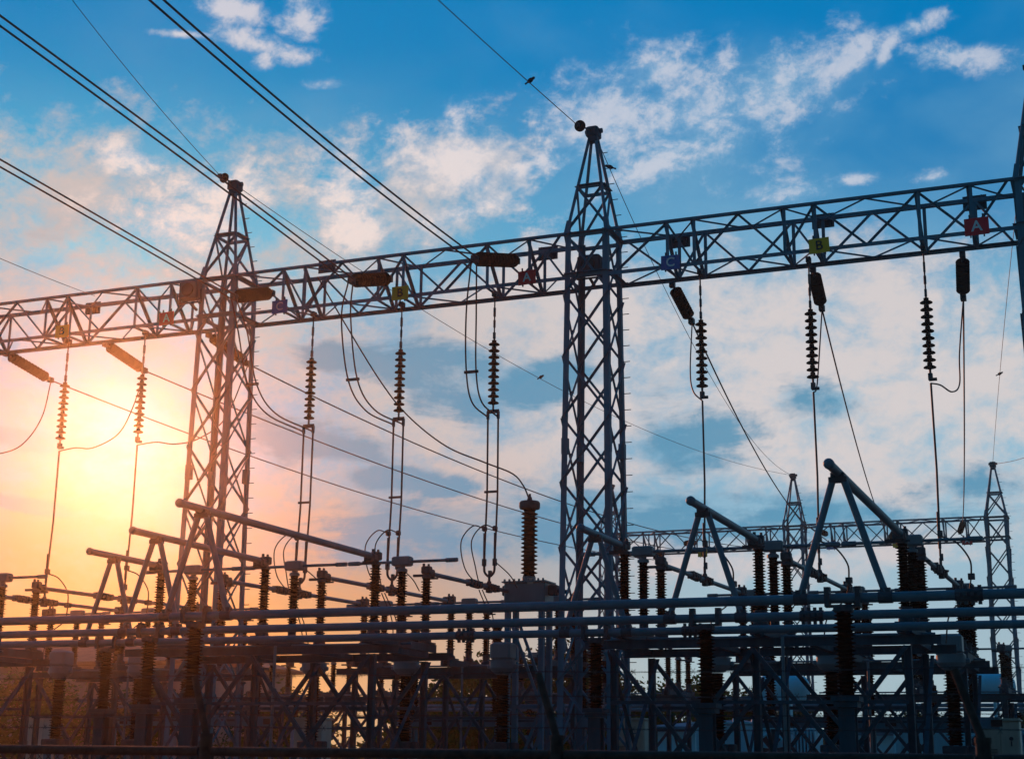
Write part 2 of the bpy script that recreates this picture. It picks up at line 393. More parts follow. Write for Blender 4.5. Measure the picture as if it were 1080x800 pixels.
# ------------------------------------------------------------------ lattice gantry: towers
def tower_parts(root):
    hw = lambda z: 0.514 + (13.6-z)*0.0109
    cn = [(-1, -1), (1, -1), (1, 1), (-1, 1)]
    pt = lambda i, z: V(cn[i % 4][0]*hw(z), cn[i % 4][1]*hw(z), z)
    for i in range(4):
        a, b = pt(i, 0.15), pt(i, 13.68); mb = MB(); d = (b-a).normalized(); w, t = 0.135, 0.018
        sx, sy = -cn[i][0], -cn[i][1]; c = [(0, 0), (w, 0), (w, t), (t, t), (t, w), (0, w)]
        vs = [e + V(sx*u, sy*k, 0) for e in (a, b) for u, k in c]
        mb.add(vs, [(0, 1, 2, 3, 4, 5), (11, 10, 9, 8, 7, 6)] + [(j, j+6, (j+1) % 6+6, (j+1) % 6) for j in range(6)])
        mb.box((pt(i, 0).x, pt(i, 0).y, 0.075), 0.42, 0.42, 0.15)
        for z in (4.2, 8.6):
            q = pt(i, z); mb.box((q.x-cn[i][0]*0.062, q.y-cn[i][1]*0.062, z), 0.142, 0.142, 0.36)
        mb.build('leg', 'galv', root)
    zs = [0.5 + k*1.456 for k in range(10)]
    for i in range(4):
        mb = MB()
        n = V(cn[i][0]+cn[(i+1) % 4][0], cn[i][1]+cn[(i+1) % 4][1], 0).normalized()
        for k in range(9):
            z0, z1 = zs[k], zs[k+1]
            mb.angle(pt(i, z0)+n*0.012, pt(i+1, z1)+n*0.012, 0.052, up=n)
            mb.angle(pt(i+1, z0)-n*0.05, pt(i, z1)-n*0.05, 0.052, up=n)
            m = (pt(i, z0)+pt(i+1, z1))/2; mb.bar(m-n*0.06+V(0, 0, 0), m+n*0.03, 0.05)
            for e in (i, i+1):
                g = pt(e, z0); h = pt(i+1 if e == i else i, z0); u = (h-g).normalized()
                mb.bar(g+u*0.07-V(0, 0, 0.08)+n*0.002, g+u*0.07+V(0, 0, 0.08)+n*0.002, 0.11, 0.012, up=n)
        for z in (12.62, 13.6):
            mb.angle(pt(i, z)+n*0.02, pt(i+1, z)+n*0.02, 0.10, up=n)
        mb.build('bracing', 'galv', root)
    # the peak: a ring, four rods and a cap block
    top = lambda i, z: V(cn[i % 4][0]*k_(z), cn[i % 4][1]*k_(z), z)
    k_ = lambda z: 0.50 - (z-13.6)*(0.50-0.075)/2.55
    mb = MB()
    for i in range(4):
        mb.tube(top(i, 13.6), top(i, 16.15), 0.040, n=8)
        mb.bar(top(i, 13.58), top(i, 13.95), 0.11)
        n = V(cn[i][0]+cn[(i+1) % 4][0], cn[i][1]+cn[(i+1) % 4][1], 0).normalized()
        mb.angle(top(i, 14.85)+n*0.02, top(i+1, 14.85)+n*0.02, 0.09, up=n)
        mb.angle(top(i, 13.75), top(i+1, 14.8), 0.055, up=n)
        if i % 2 == 0: mb.angle(top(i+1, 13.75)-n*0.03, top(i, 14.8)-n*0.03, 0.05, up=n)
    mb.build('peak', 'galv', root)
    mb = MB(); mb.box((0, 0, 16.28), 0.30, 0.34, 0.26, 0.03); mb.box((0.02, -0.05, 16.10), 0.22, 0.2, 0.14); mb.tube((-0.2, 0, 16.32), (0.22, 0, 16.32), 0.06)
    mb.build('cap', 'galv_dark', root, 40)
    bolt = None
    spots = [(hw(1.6+k*0.38)-0.01, hw(1.6+k*0.38)-0.03, 1.6+k*0.38) for k in range(33)] + [(k_(13.9+k*0.38), k_(13.9+k*0.38), 13.9+k*0.38) for k in range(6)]
    for q in spots:
        if bolt is None: bolt = MB().tube((0, 0, 0), (0.17, 0, 0), 0.010, n=6).build('step_bolt', 'galv_dark', root); o = bolt
        else: o = bolt.copy(); col.objects.link(o)
        o.parent = root; o.location = q
tower = thing('gantry_tower', 'full-height lattice tower standing in the middle of the front gantry', 'tower', (-10.9, PG, 0), 'lattice towers of the front gantry')
tower_parts(tower)
TX = [-10.9, -0.95, -20.85, -30.8]
dup(tower, (TX[1], PG, 0), 'front lattice tower cut off by the picture edge beside the red A sign')
dup(tower, (TX[2], PG, 0), 'front lattice tower glowing orange in front of the sun')

# ------------------------------------------------------------------ lattice beams between the towers
ZB, ZT, HB = 12.57, 13.62, 0.50
def beam_parts(root, x0, x1, stations):
    """A box girder of four chords; stations are the frames under the strings."""
    ch = {'near_top': (-HB, ZT), 'near_bottom': (-HB, ZB), 'far_top': (HB, ZT), 'far_bottom': (HB, ZB)}
    for nm, (y, z) in ch.items():
        MB().angle((x0, y, z), (x1, y, z), 0.088, 0.014, up=V(0, 0, 1 if z == ZT else -1), flip=1 if y < 0 else -1).build('chord', 'galv', root)
    st = sorted([x0+0.15, x1-0.15] + list(stations)); nodes = [st[0]]
    for a, b in zip(st, st[1:]):
        k = max(1, round((b-a)/1.3)); nodes += [a+(b-a)*(j+1)/k for j in range(k)]
    faces = [((-HB, ZT), (-HB, ZB), V(0, -1, 0)), ((HB, ZT), (HB, ZB), V(0, 1, 0)), ((-HB, ZB), (HB, ZB), V(0, 0, -1)), ((-HB, ZT), (HB, ZT), V(0, 0, 1))]
    for q, (a, b, n) in enumerate(faces):
        mb = MB()
        for j, (u, w) in enumerate(zip(nodes, nodes[1:])):
            s, e = (a, b) if (j+q) % 2 else (b, a)
            off = n*(-0.02)
            mb.angle(V(u, *s)+off, V(w, *e)+off, 0.050 if q < 2 else 0.042, up=n)
        mb.build('bracing', 'galv', root)
    for x in stations:
        mb = MB()
        for y in (-HB, HB): mb.angle((x, y, ZB-0.04), (x, y, ZT+0.02), 0.075, up=V(1, 0, 0))
        mb.angle((x-0.05, -HB+0.03, ZT-0.02), (x-0.05, HB-0.03, ZB+0.03), 0.07, up=V(1, 0, 0))
        mb.angle((x, -HB, ZB-0.03), (x, HB, ZB-0.03), 0.07, up=V(0, 0, 1))
        mb.build('hanger_frame', 'galv', root)
def stations(k): return [LP[p]+k*BAY for p in 'ABC'] + [PH[p]+k*BAY + (0.12 if p == 'B' else 0)*0 + (-0.42 if p == 'B' else 0) for p in 'ABC']
NAMEB = {0: 'right-hand lattice beam between the middle tower and the cut-off tower', -1: 'middle lattice beam between the middle tower and the sunlit tower', -2: 'sunlit lattice beam running out of the picture past the orange tower'}
for k in (0, -1, -2):
    b = thing('lattice_girder', NAMEB[k], 'girder', (0, PG, 0), 'lattice beams of the front gantry')
    beam_parts(b, -10.9+0.52+k*BAY+0.0, -0.95-0.52+k*BAY, stations(k))

# ------------------------------------------------------------------ phase letter signs
def letter_mesh(ch, size, m):
    cu = bpy.data.curves.new('letter', 'FONT'); cu.body = ch; cu.size = size; cu.align_x = 'CENTER'; cu.align_y = 'CENTER'; cu.extrude = 0.002; cu.offset = size*0.018
    o = bpy.data.objects.new('letter_source', cu); col.objects.link(o)
    dg = bpy.context.evaluated_depsgraph_get(); me = bpy.data.meshes.new_from_object(o.evaluated_get(dg), depsgraph=dg)
    bpy.data.objects.remove(o); me.materials.clear(); me.materials.append(M[m]); me.name = 'letter'
    return me
LET = {p: letter_mesh(p, 0.34, 'black' if p == 'B' else 'white') for p in 'ABC'}
def sign(p, x, y, z, label, group, k=1.0, tilt=0.0):
    r = thing('phase_sign', label, 'sign', (x, y, z), group)
    m = {'A': 'sign_red', 'B': 'sign_yellow', 'C': 'sign_blue'}[p]
    MB().box((0, 0, 0), 0.44*k, 0.012, 0.34*k, 0.004).build('plate', m, r)
    mb = MB(); mb.bar((-0.12*k, 0.03, -0.2*k), (-0.12*k, 0.03, 0.25*k), 0.03); mb.bar((0.12*k, 0.03, -0.2*k), (0.12*k, 0.03, 0.25*k), 0.03); mb.bar((-0.12*k, 0.035, 0), (0.12*k, 0.035, 0), 0.03); mb.build('bracket', 'galv_dark', r)
    l = bpy.data.objects.new('letter', LET[p]); col.objects.link(l); l.parent = r; l.location = (0, -0.011, 0); l.rotation_euler = (R(90), 0, 0); l.scale = (k*0.86, k*0.86, k)
    r.rotation_euler = (0, R(tilt), 0)
    return r
SG = {0: 'on the beam right of the middle tower', -1: 'on the middle beam between the two whole towers', -2: 'on the beam left of the orange tower'}
for k in (0, -1, -2):
    for p in 'ABC':
        if (k, p) == (-2, 'C'): continue
        x = LP[p] + k*BAY + (0.10 if k == 0 else -0.02)
        big = 1.12 if (k, p) == (0, 'A') else 1.0
        sign(p, x, PG-HB-0.09, ZB+0.05 + (0.03 if p == 'A' else 0), f'{COLOR[p]} sign plate with letter {p} {SG[k]}', 'phase letter signs on the front beam', big, random.uniform(-3, 3))
# the backs of the plates that face the far side
BACKS = [(98, 325, 'dark sign back on the far chord above the sunlit B sign'), (345, 281, 'dark sign back on the far chord between middle C and B signs'),
         (578, 267, 'dark sign back on the far chord just left of the middle tower'), (717, 254, 'dark sign back on the far chord near the blue C sign right of the tower'),
         (868, 233, 'dark sign back on the far chord above the right yellow B sign'), (1028, 214, 'dark sign back on the far chord above the right red A sign')]
for px, py, lb in BACKS:
    c = onY(px, py, PG+HB+0.12); r = thing('sign_back', lb, 'sign', c, 'plates on the far side of the front beam')
    MB().box((0, 0, 0), 0.50, 0.014, 0.34, 0.004).build('plate', 'galv_dark', r)
    mb = MB(); mb.bar((-0.15, -0.03, -0.14), (-0.15, -0.03, 0.16), 0.03); mb.bar((0.15, -0.03, -0.14), (0.15, -0.03, 0.16), 0.03); mb.bar((-0.15, -0.035, 0), (0.15, -0.035, 0), 0.03); mb.build('bracket', 'galv_dark', r)

# ------------------------------------------------------------------ suspension strings and dropper conductors
def disc_profile(r, h):
    return [(0.035, 0.0), (0.035, h*0.10), (r*0.55, h*0.16), (r*0.62, h*0.12), (r, h*0.20), (r, h*0.30), (r*0.80, h*0.42), (r*0.40, h*0.56), (0.055, h*0.62), (0.055, h*0.90), (0.022, h*0.94), (0.022, h)]
def string_parts(root, twin):
    mb = MB(); mb.tube((0, 0, 0.0), (0, 0, -1.1), 0.018, n=8); mb.box((0, 0, 0.02), 0.10, 0.16, 0.12); mb.box((0, 0, -0.42), 0.045, 0.05, 0.22); mb.box((0, 0, -1.0), 0.05, 0.06, 0.16)
    mb.tube((0, 0, -0.62), (0, 0, -0.8), 0.03, n=8)
    mb.build('hanger_rod', 'fitting', root)
    h = 0.158
    for k in range(10):
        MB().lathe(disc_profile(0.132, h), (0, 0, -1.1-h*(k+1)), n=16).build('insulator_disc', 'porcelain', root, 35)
    mb = MB(); z = -1.1-h*10; mb.tube((0, 0, z+0.02), (0, 0, z-0.14), 0.025, n=8)
    if twin: mb.box((0, 0, z-0.16), 0.30, 0.03, 0.09); mb.box((-0.13, 0, z-0.25), 0.05, 0.07, 0.18); mb.box((0.13, 0, z-0.25), 0.05, 0.07, 0.18)
    else: mb.box((0, 0, z-0.16), 0.09, 0.10, 0.14); mb.box((0.05, 0, z-0.22), 0.16, 0.05, 0.06)
    mb.build('line_clamp', 'fitting', root)
    return z
protos = {}
SUS = []
for k in (-1, 0, -2):
    for p in 'ABC':
        if (k, p) == (-2, 'C'): continue
        tw = k == -1; loc = (PH[p]+k*BAY, PG, ZB-0.07); lb = f'hanging string of ten dark discs, {UNDER(k, p)}'
        if tw not in protos:
            protos[tw] = thing('suspension_insulator', lb, 'insulator', loc, 'hanging insulator strings under the front beam'); string_parts(protos[tw], tw); o = protos[tw]
        else: o = dup(protos[tw], loc, lb, 'hanging insulator strings under the front beam')
        SUS.append((k, p, V(*loc)))
ZC = ZB-0.07-1.1-1.58-0.30              # where the conductors leave the strings
TUBEZ = 5.42
DROP = {}
for k, p, l in SUS:
    tw = k == -1; top = V(l.x, l.y, ZC); bot = V(l.x, 31.62, TUBEZ+0.42)
    r = thing('dropper_conductor', f'{"twin" if tw else "single"} vertical dropper cable, {UNDER(k, p)}', 'cable', (0, 0, 0), 'vertical dropper cables')
    for dx_ in ((-0.13, 0.13) if tw else (0,)):
        MB().path([top+V(dx_, 0, 0), top.lerp(bot, 0.5)+V(dx_+0.02, 0.02, 0), bot+V(dx_, 0, 0.25 if tw else 0.05)], 0.024).build('conductor', 'wire', r)
        MB().tube(bot+V(dx_, 0, 0.2), bot+V(dx_, 0, 0.95), 0.032, n=8).build('sleeve', 'fitting', r)
    if tw:
        for t in (0.48,):
            c = top.lerp(bot, t); mb = MB(); mb.box(c, 0.34, 0.04, 0.05); mb.build('spacer', 'fitting', r)
        mb = MB(); mb.path(bez([bot+V(-0.13, 0, 0.22), bot+V(-0.11, 0, 0.05), bot+V(0, 0, -0.04), bot+V(0.11, 0, 0.05), bot+V(0.13, 0, 0.22)], 5), 0.03)
        mb.box(bot+V(-0.13, 0, 0.28), 0.08, 0.08, 0.16); mb.box(bot+V(0.13, 0, 0.28), 0.08, 0.08, 0.16)
        mb.build('yoke', 'fitting', r)
        for dx_ in (-0.13, 0.13): MB().box(bot+V(dx_, -0.01, 1.05), 0.10, 0.12, 0.12, 0.02).build('clamp', 'fitting', r)
    mb = MB(); mb.lathe([(0.03, 0), (0.03, 0.04), (0.15, 0.06), (0.16, 0.09), (0.06, 0.11), (0.05, 0.18), (0.03, 0.20), (0.03, 0.34)], bot+V(0, 0, -0.34), n=14)
    mb.box(bot+V(0, 0, -0.36), 0.10, 0.16, 0.10); mb.box(bot+V(0.02, 0, 0.02), 0.07, 0.07, 0.14)
    mb.build('insulating_foot', 'fitting', r, 35)
    DROP[k, p] = bot

# ------------------------------------------------------------------ strained strings at the ends of the overhead line
def strain_string(A, B, n, r, label, group, twin=False, name='strain_insulator'):
    A, B = V(*A), V(*B); L = (B-A).length; d = (B-A).normalized()
    o = thing(name, label, 'insulator', A, group)
    la, lb = (0.26, 0.22); h = (L-la-lb)/n
    mb = MB(); mb.tube((0, 0, 0), d*la, 0.028, n=8); mb.box(d*0.06, 0.12, 0.14, 0.14); mb.build('shackle', 'fitting', o)
    for k in range(n):
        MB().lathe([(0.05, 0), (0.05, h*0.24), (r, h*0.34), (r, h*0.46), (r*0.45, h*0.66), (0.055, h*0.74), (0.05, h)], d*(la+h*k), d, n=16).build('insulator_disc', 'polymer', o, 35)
    mb = MB(); mb.tube(d*(L-lb), d*(L+0.02), 0.026, n=8); mb.box(d*(L-0.04), 0.12, 0.18, 0.14); mb.build('dead_end_clamp', 'fitting', o)
    return o
GS = 'tension strings on the front beam'
NEAR = {'A': ((546, 275), (500, 273)), 'B': ((412, 294), (370, 296)), 'C': ((288, 309), (246, 313))}
NEAR_END = {}
for p, (a, b) in NEAR.items():
    A = onY(*a, PG-HB-0.06); Bp = onX(*b, A.x); NEAR_END[p] = Bp
    strain_string(A, Bp, 12, 0.165, f'thick dark insulator string lying along the middle beam by the {COLOR[p]} {p} sign', GS)
FAR = {(-2, 'C'): ((5, 372), (54, 401)), (-2, 'B'): ((110, 362), (153, 391)), (-2, 'A'): ((219, 352), (262, 384)),
       (0, 'C'): ((708, 298), (730, 340)), (0, 'B'): ((857, 282), (867, 326)), (0, 'A'): ((1015, 266), (1016, 315))}
FAR_END = {}
WH = {(-2, 'C'): 'sloping string of dark discs below the sunlit beam, lowest at the picture edge', (-2, 'B'): 'sloping string of dark discs glowing beside the sun',
      (-2, 'A'): 'sloping string of dark discs seen through the orange tower', (0, 'C'): 'short tilted black string below the blue C sign of the right beam',
      (0, 'B'): 'short tilted black string below the yellow B sign of the right beam', (0, 'A'): 'upright short black string below the red A sign of the right beam'}
for kp, (a, b) in FAR.items():
    A = onY(*a, PG+HB+0.05); Bp = onY(*b, A.y + (2.0 if kp[0] == -2 else 1.15)); FAR_END[kp] = Bp
    strain_string(A, Bp, 12, 0.15, WH[kp], GS)

def wire(name, label, cat, pts, r, group=None):
    return tag(MB().path(pts, r).build(name, 'wire'), label, cat, group)
def quad_wire(A, B, mid_px, n=40, ext=0.0):     # a hanging wire from A to B that passes the pixel mid_px in its own vertical plane
    A, B = V(*A), V(*B); Q = on_vplane(*mid_px, A, B); h = V(B.x-A.x, B.y-A.y, 0); L2 = h.dot(h)
    t = (Q-A).dot(h)/L2
    s = (A.z+(B.z-A.z)*t - Q.z)/(t*(1-t))       # z = chord - s t (1-t)
    out = []
    for i in range(n+1):
        u = i/n*(1+ext); out.append(V(A.x+h.x*u, A.y+h.y*u, A.z+(B.z-A.z)*u - s*u*(1-u)))
    return out
# three twin conductors of the incoming line, passing overhead towards the camera side
INC = {'A': ((165, 0), (330, 141)), 'B': ((0, 22), (175, 150)), 'C': ((0, 172), (105, 232))}
for p, (far_px, mid_px) in INC.items():
    A = NEAR_END[p]
    Bp = onX(*far_px, A.x-0.001)
    r = thing('overhead_conductor', {'A': 'topmost twin cable of the incoming line, crossing the blue sky', 'B': 'second twin cable of the incoming line, passing the orange tower peak', 'C': 'lowest twin cable of the incoming line, ending beside the orange tower'}[p], 'cable', (0, 0, 0), 'incoming overhead line')
    pts = quad_wire(A, Bp, mid_px, 50, 0.9)
    for dx_, dz_ in ((-0.07, -0.03), (0.07, 0.03)):
        MB().path([q+V(dx_, 0, dz_) for q in pts], 0.019).build('conductor', 'wire', r)
# jumpers from those strings down to the hanging strings
JP = {'A': [(497, 330), (497, 392), (503, 424)], 'B': [(365, 335), (372, 400), (390, 432)], 'C': [(256, 350), (266, 405), (286, 436)]}
for p, mids in JP.items():
    A = NEAR_END[p]; Bp = V(PH[p]-BAY, PG, ZC)
    r = thing('jumper_cable', f'twin jumper looping down to the middle bay string below the {COLOR[p]} {p} sign', 'cable', (0, 0, 0), 'jumper loops of the front gantry')
    n = len(mids); pts = [A] + [onY(*q, A.y+(Bp.y-A.y)*(0.15+0.75*i/(n-1))) for i, q in enumerate(mids)] + [Bp]
    for dx_ in (-0.12, 0.12):
        MB().path(bez([q+V(dx_*(1 if i else 0.5), 0, 0) for i, q in enumerate(pts)], 8), 0.019).build('conductor', 'wire', r)
    MB().box(pts[2], 0.34, 0.05, 0.06).build('spacer', 'fitting', r)
# jumpers on the far-side strings
wire('jumper_cable', 'thin jumper loop from the right yellow B string to the hanging string', 'cable', bez([FAR_END[0, 'B'], onY(863, 390, PG+0.8), onY(861, 410, PG+0.4), V(PH['B'], PG, ZC)]), 0.017, 'jumper loops of the front gantry')
wire('jumper_cable', 'thin jumper loop from the right blue C string to the hanging string', 'cable', bez([FAR_END[0, 'C'], onY(728, 390, PG+0.9), onY(731, 412, PG+0.4), V(PH['C'], PG, ZC)]), 0.017, 'jumper loops of the front gantry')
wire('jumper_cable', 'thin curled jumper loop from the right red A string to the hanging string', 'cable', bez([FAR_END[0, 'A'], onY(1012, 372, PG+1.3), onY(1012, 405, PG+1.0), onY(1004, 413, PG+0.6), onY(992, 406, PG+0.3), V(PH['A'], PG, ZC)]), 0.017, 'jumper loops of the front gantry')
wire('jumper_cable', 'slack jumper hanging from the lowest sunlit string at the picture edge', 'cable', bez([FAR_END[-2, 'C'], onY(44, 440, PG+1.6), onY(24, 468, PG+1.2), onY(0, 478, PG+0.8), onY(-26, 478, PG+0.4)]), 0.017, 'jumper loops of the front gantry')
wire('jumper_cable', 'slack jumper sagging across the sun between two sunlit strings', 'cable', bez([FAR_END[-2, 'B'], onY(139, 432, PG+1.5), onY(124, 458, PG+1.0), onY(98, 472, PG+0.6), onY(80, 472, PG+0.2), V(PH['B']-2*BAY, PG, ZC)]), 0.017, 'jumper loops of the front gantry')
wire('jumper_cable', 'slack jumper from the sunlit string behind the orange tower', 'cable', bez([FAR_END[-2, 'A'], onY(238, 440, PG+1.5), onY(210, 462, PG+1.0), onY(185, 468, PG+0.6), onY(165, 466, PG+0.3), V(PH['A']-2*BAY, PG, ZC)]), 0.017, 'jumper loops of the front gantry')

# lines that run on to the far gantry
FARPX = {(-2, 'C'): ((690, 590), (360, 513)), (-2, 'B'): ((735, 583), (590, 551)), (-2, 'A'): ((800, 578), (590, 528)),
         (0, 'C'): ((862, 560), (800, 482)), (0, 'B'): ((940, 571), (893, 430)), (0, 'A'): ((1015, 552), (1017, 430))}
for kp, (e, m_) in FARPX.items():
    Bp = onY(*e, PB-0.6)
    wire('overhead_conductor', {(-2, 'C'): 'lowest of three long cables running from the sunlit strings to the far gantry', (-2, 'B'): 'second of three long cables running from the sunlit strings to the far gantry', (-2, 'A'): 'uppermost of three long cables running from the sunlit strings to the far gantry',
          (0, 'C'): 'cable slanting from the right C string down to the far gantry', (0, 'B'): 'cable slanting from the right B string down to the far gantry', (0, 'A'): 'nearly upright cable from the right A string down to the far gantry'}[kp], 'cable',
         quad_wire(FAR_END[kp], Bp, m_), 0.021, 'lines between the two gantries')

# ------------------------------------------------------------------ shield wires, their insulators and birds
PEAK = {x: V(x, PG, 16.33) for x in TX[:3]}
def peak_insulator(pxy, peak, label):
    c = onX(*pxy, peak.x-0.05); c = V(c.x, c.y, c.z)
    d = (c-peak).normalized(); o = thing('shield_wire_insulator', label, 'insulator', c, 'round insulators at the tower peaks')
    MB().lathe([(0.03, -0.10), (0.03, -0.05), (0.11, -0.03), (0.135, 0.0), (0.135, 0.04), (0.09, 0.09), (0.04, 0.11), (0.04, 0.16)], (0, 0, 0), d, n=18).build('insulator_disc', 'polymer', o, 35)
    mb = MB(); mb.tube(-d*0.05, peak-c, 0.02, n=6); mb.box(d*0.18, 0.10, 0.10, 0.07); mb.build('link', 'fitting', o)
    return c+d*0.2
eM = peak_insulator((612, 133), PEAK[-10.9], 'round dark insulator beside the peak of the middle tower')
eL = peak_insulator((237, 188), PEAK[-20.85], 'round dark insulator beside the peak of the orange tower')
GW = 'thin shield wires'
wM_a = quad_wire(eM, onX(462, 0, eM.x-0.001), (557, 86), 40, 0.8)
wire('shield_wire', 'thin wire rising from the middle tower peak past a bird', 'cable', wM_a, 0.0095, GW)
wL_a = quad_wire(eL, onX(76, 0, eL.x-0.001), (170, 116), 40, 0.8)
wire('shield_wire', 'hair-thin wire rising from the orange tower peak', 'cable', wL_a, 0.008, GW)
BP = {x: onY(*px, PB) for x, px in (('m', (836, 501)), ('r', (1047, 489)))}
wM_b = quad_wire(PEAK[-10.9], BP['m'], (670, 238)); wire('shield_wire', 'thin wire dropping behind the middle tower to the far gantry peak', 'cable', wM_b, 0.0095, GW)
wL_b = quad_wire(PEAK[-20.85], BP['m'], (590, 410)); wire('shield_wire', 'thin wire from the orange tower peak sinking to the far gantry', 'cable', wL_b, 0.0095, GW)
wR_b = quad_wire(V(-0.95, PG, 16.33), BP['r'], (1054, 400)); wire('shield_wire', 'thin wire dropping beside the cut-off tower to the far right peak', 'cable', wR_b, 0.0095, GW)
wire('shield_wire', 'short thin wire leaving the far right peak for the picture edge', 'cable', sag(BP['r'], onY(1140, 452, PB-14), 0.3), 0.012, GW)
wire('shield_wire', 'hair-thin wire low over the sunlit beam at the picture edge', 'cable', quad_wire(onY(100, 312, PG-0.6), onY(-60, 246, 22), (30, 285)), 0.008, GW)
def near_wire(pts, px, py):               # the point of a wire that shows nearest to a pixel
    def d2(p):
        v = p-CAMPOS; c = [sum(b[i]*v[j] for j, b in enumerate((BX, BY, BZ))) for i in range(3)]
        return (540+FPX*c[0]/c[2]-px)**2 + (400-FPX*c[1]/c[2]-py)**2
    fine = [a.lerp(b, t/20) for a, b in zip(pts, pts[1:]) for t in range(20)]
    return min(fine, key=d2)
def bird(p, k, face, label):
    o = thing('bird', label, 'bird', p, 'birds on the wires')
    mb = MB(); f = V(face, -0.3, 0).normalized(); a = (f + V(0, 0, 0.35)).normalized()
    prof = [(0.002, -0.15), (0.018, -0.145), (0.016, -0.075), (0.034, -0.05), (0.047, 0.0), (0.043, 0.04), (0.026, 0.070), (0.030, 0.095), (0.024, 0.118), (0.007, 0.130), (0.001, 0.152)]
    mb.lathe([(r*k*0.95, z*k*0.85) for r, z in prof], V(0, 0, 0.055*k), a, n=10); mb.build('body', 'bird', o, 60)
    mb = MB(); mb.tube((0.01, 0, -0.005), (0.01, 0, 0.04*k), 0.005, n=5); mb.tube((-0.01, 0, -0.005), (-0.01, 0, 0.04*k), 0.005, n=5); mb.build('legs', 'bird', o)
bird(near_wire(wM_a, 559, 88), 1.15, 1, 'small dark bird on the wire above the middle tower peak')
bird(near_wire(wM_b, 644, 178), 1.25, -1, 'small dark bird on the wire just right of the middle tower peak')
bird(near_wire(wL_b, 571, 399), 1.3, 1, 'small dark bird low on the wire left of the middle tower')
bird(near_wire(wR_b, 1055, 396), 1.3, 1, 'small dark bird on the wire by the cut-off tower')

# floodlights on the beam (unlit)
for px, py, dy, lb in ((201, 307, -HB-0.35, 'dark square floodlight on the beam beside the orange tower'), (622, 280, 0.0, 'dark square floodlight inside the middle tower at beam height')):
    c = onY(px, py, PG+dy); r = thing('floodlight', lb, 'floodlight', c, 'floodlights on the front beam')
    mb = MB(); mb.box((0, 0, 0), 0.56, 0.26, 0.48, 0.04)
    for j in range(5): mb.box((-0.2+0.1*j, 0.16, 0), 0.02, 0.10, 0.40)
    mb.build('housing', 'galv_dark', r)
    MB().lathe([(0.17, 0), (0.17, 0.03), (0.14, 0.035), (0.10, 0.02)], (0, -0.13, 0), (0, -1, 0), n=20).build('lens', 'window', r, 35)
    mb = MB(); mb.box((0, 0.02, -0.30), 0.66, 0.06, 0.03); mb.box((-0.31, 0.02, -0.15), 0.03, 0.06, 0.33); mb.box((0.31, 0.02, -0.15), 0.03, 0.06, 0.33); mb.bar((0, 0.02, -0.31), (0.02, 0.3, -0.42), 0.05); mb.build('bracket', 'galv_dark', r)

# ------------------------------------------------------------------ far gantry (the same kind of steelwork, seen through the yard)
BTX = [-15.6, -5.63, -25.57]
BL = ['far lattice tower behind the raised tube, under the pale sky', 'far lattice tower at the right edge of the yard', 'far lattice tower hidden behind the middle tower']
for x, lb in zip(BTX, BL): dup(tower, (x, PB, 0), lb, 'lattice towers of the far gantry')
for k, lb in ((0, 'far lattice girder between the two far towers on the right'), (-1, 'far lattice girder starting behind the middle tower')):
    b = thing('lattice_girder', lb, 'girder', (-4.68, PB, 0), 'lattice girders of the far gantry')
    beam_parts(b, -10.9+0.52+k*BAY, -0.95-0.52+k*BAY, stations(k))
for px, py, p, lb in ((877, 575, 'C', 'small blue letter C sign on the far girder'), (947, 573, 'B', 'small yellow letter B sign on the far girder right of the tall A-frame'), (1020, 570, 'A', 'small red letter A sign on the far girder beside the right far tower'), (741, 583, 'B', 'small yellow letter B sign on the far girder under the middle raised tube'), (677, 585, 'C', 'small blue letter C sign on the far girder beside the middle tower')):
    c = onY(px, py, PB-HB-0.09); sign(p, c.x, c.y, c.z, lb, 'phase letter signs on the far girder', 1.15)
for px, py, qx, qy, lb in ((722, 573, 733, 571, 'dark string on the far girder above the yellow B sign beside the raised tube'), (690, 588, 700, 583, 'dark string low on the far girder near the middle tower'), (864, 560, 872, 563, 'dark string on the far girder left of its blue C sign'), (938, 568, 944, 561, 'dark string on the far girder left of its yellow B sign'), (1012, 562, 1016, 550, 'dark string on the far girder left of its red A sign')):
    strain_string(onY(px, py, PB-HB-0.05), onY(qx, qy, PB-HB-1.6), 8, 0.15, lb, 'tension strings on the far girder')

# ------------------------------------------------------------------ tubular buses in front, their supports, risers
BUS = {'A': 20.0, 'B': 22.3, 'C': 24.4}; BUSZ = 3.86; BR = 0.066
JOINTS = {'A': [1023], 'B': [856], 'C': [730, 492]}
BNAME = {'A': 'uppermost of the three long front tubes crossing the whole picture', 'B': 'middle one of the three long front tubes crossing the whole picture', 'C': 'lowest of the three long front tubes crossing the whole picture'}
for p, Y in BUS.items():
    r = thing('tubular_bus', BNAME[p], 'bus tube', (0, Y, BUSZ), 'three long front tubes')
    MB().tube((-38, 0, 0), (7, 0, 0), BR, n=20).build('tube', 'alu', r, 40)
    for px in JOINTS[p]:
        x = onY(px, 640, Y).x; mb = MB()
        mb.tube((x-0.17, 0, 0.0), (x+0.17, 0, 0.0), BR+0.015, n=14)
        for i in range(4):
            for a in (0, 1.57, 3.14, 4.71):
                u = V(0, math.cos(a), math.sin(a)); mb.box(V(x-0.13+i*0.087, 0, 0)+u*(BR+0.03), 0.045, 0.05, 0.05)
        mb.build('expansion_joint', 'fitting', r)
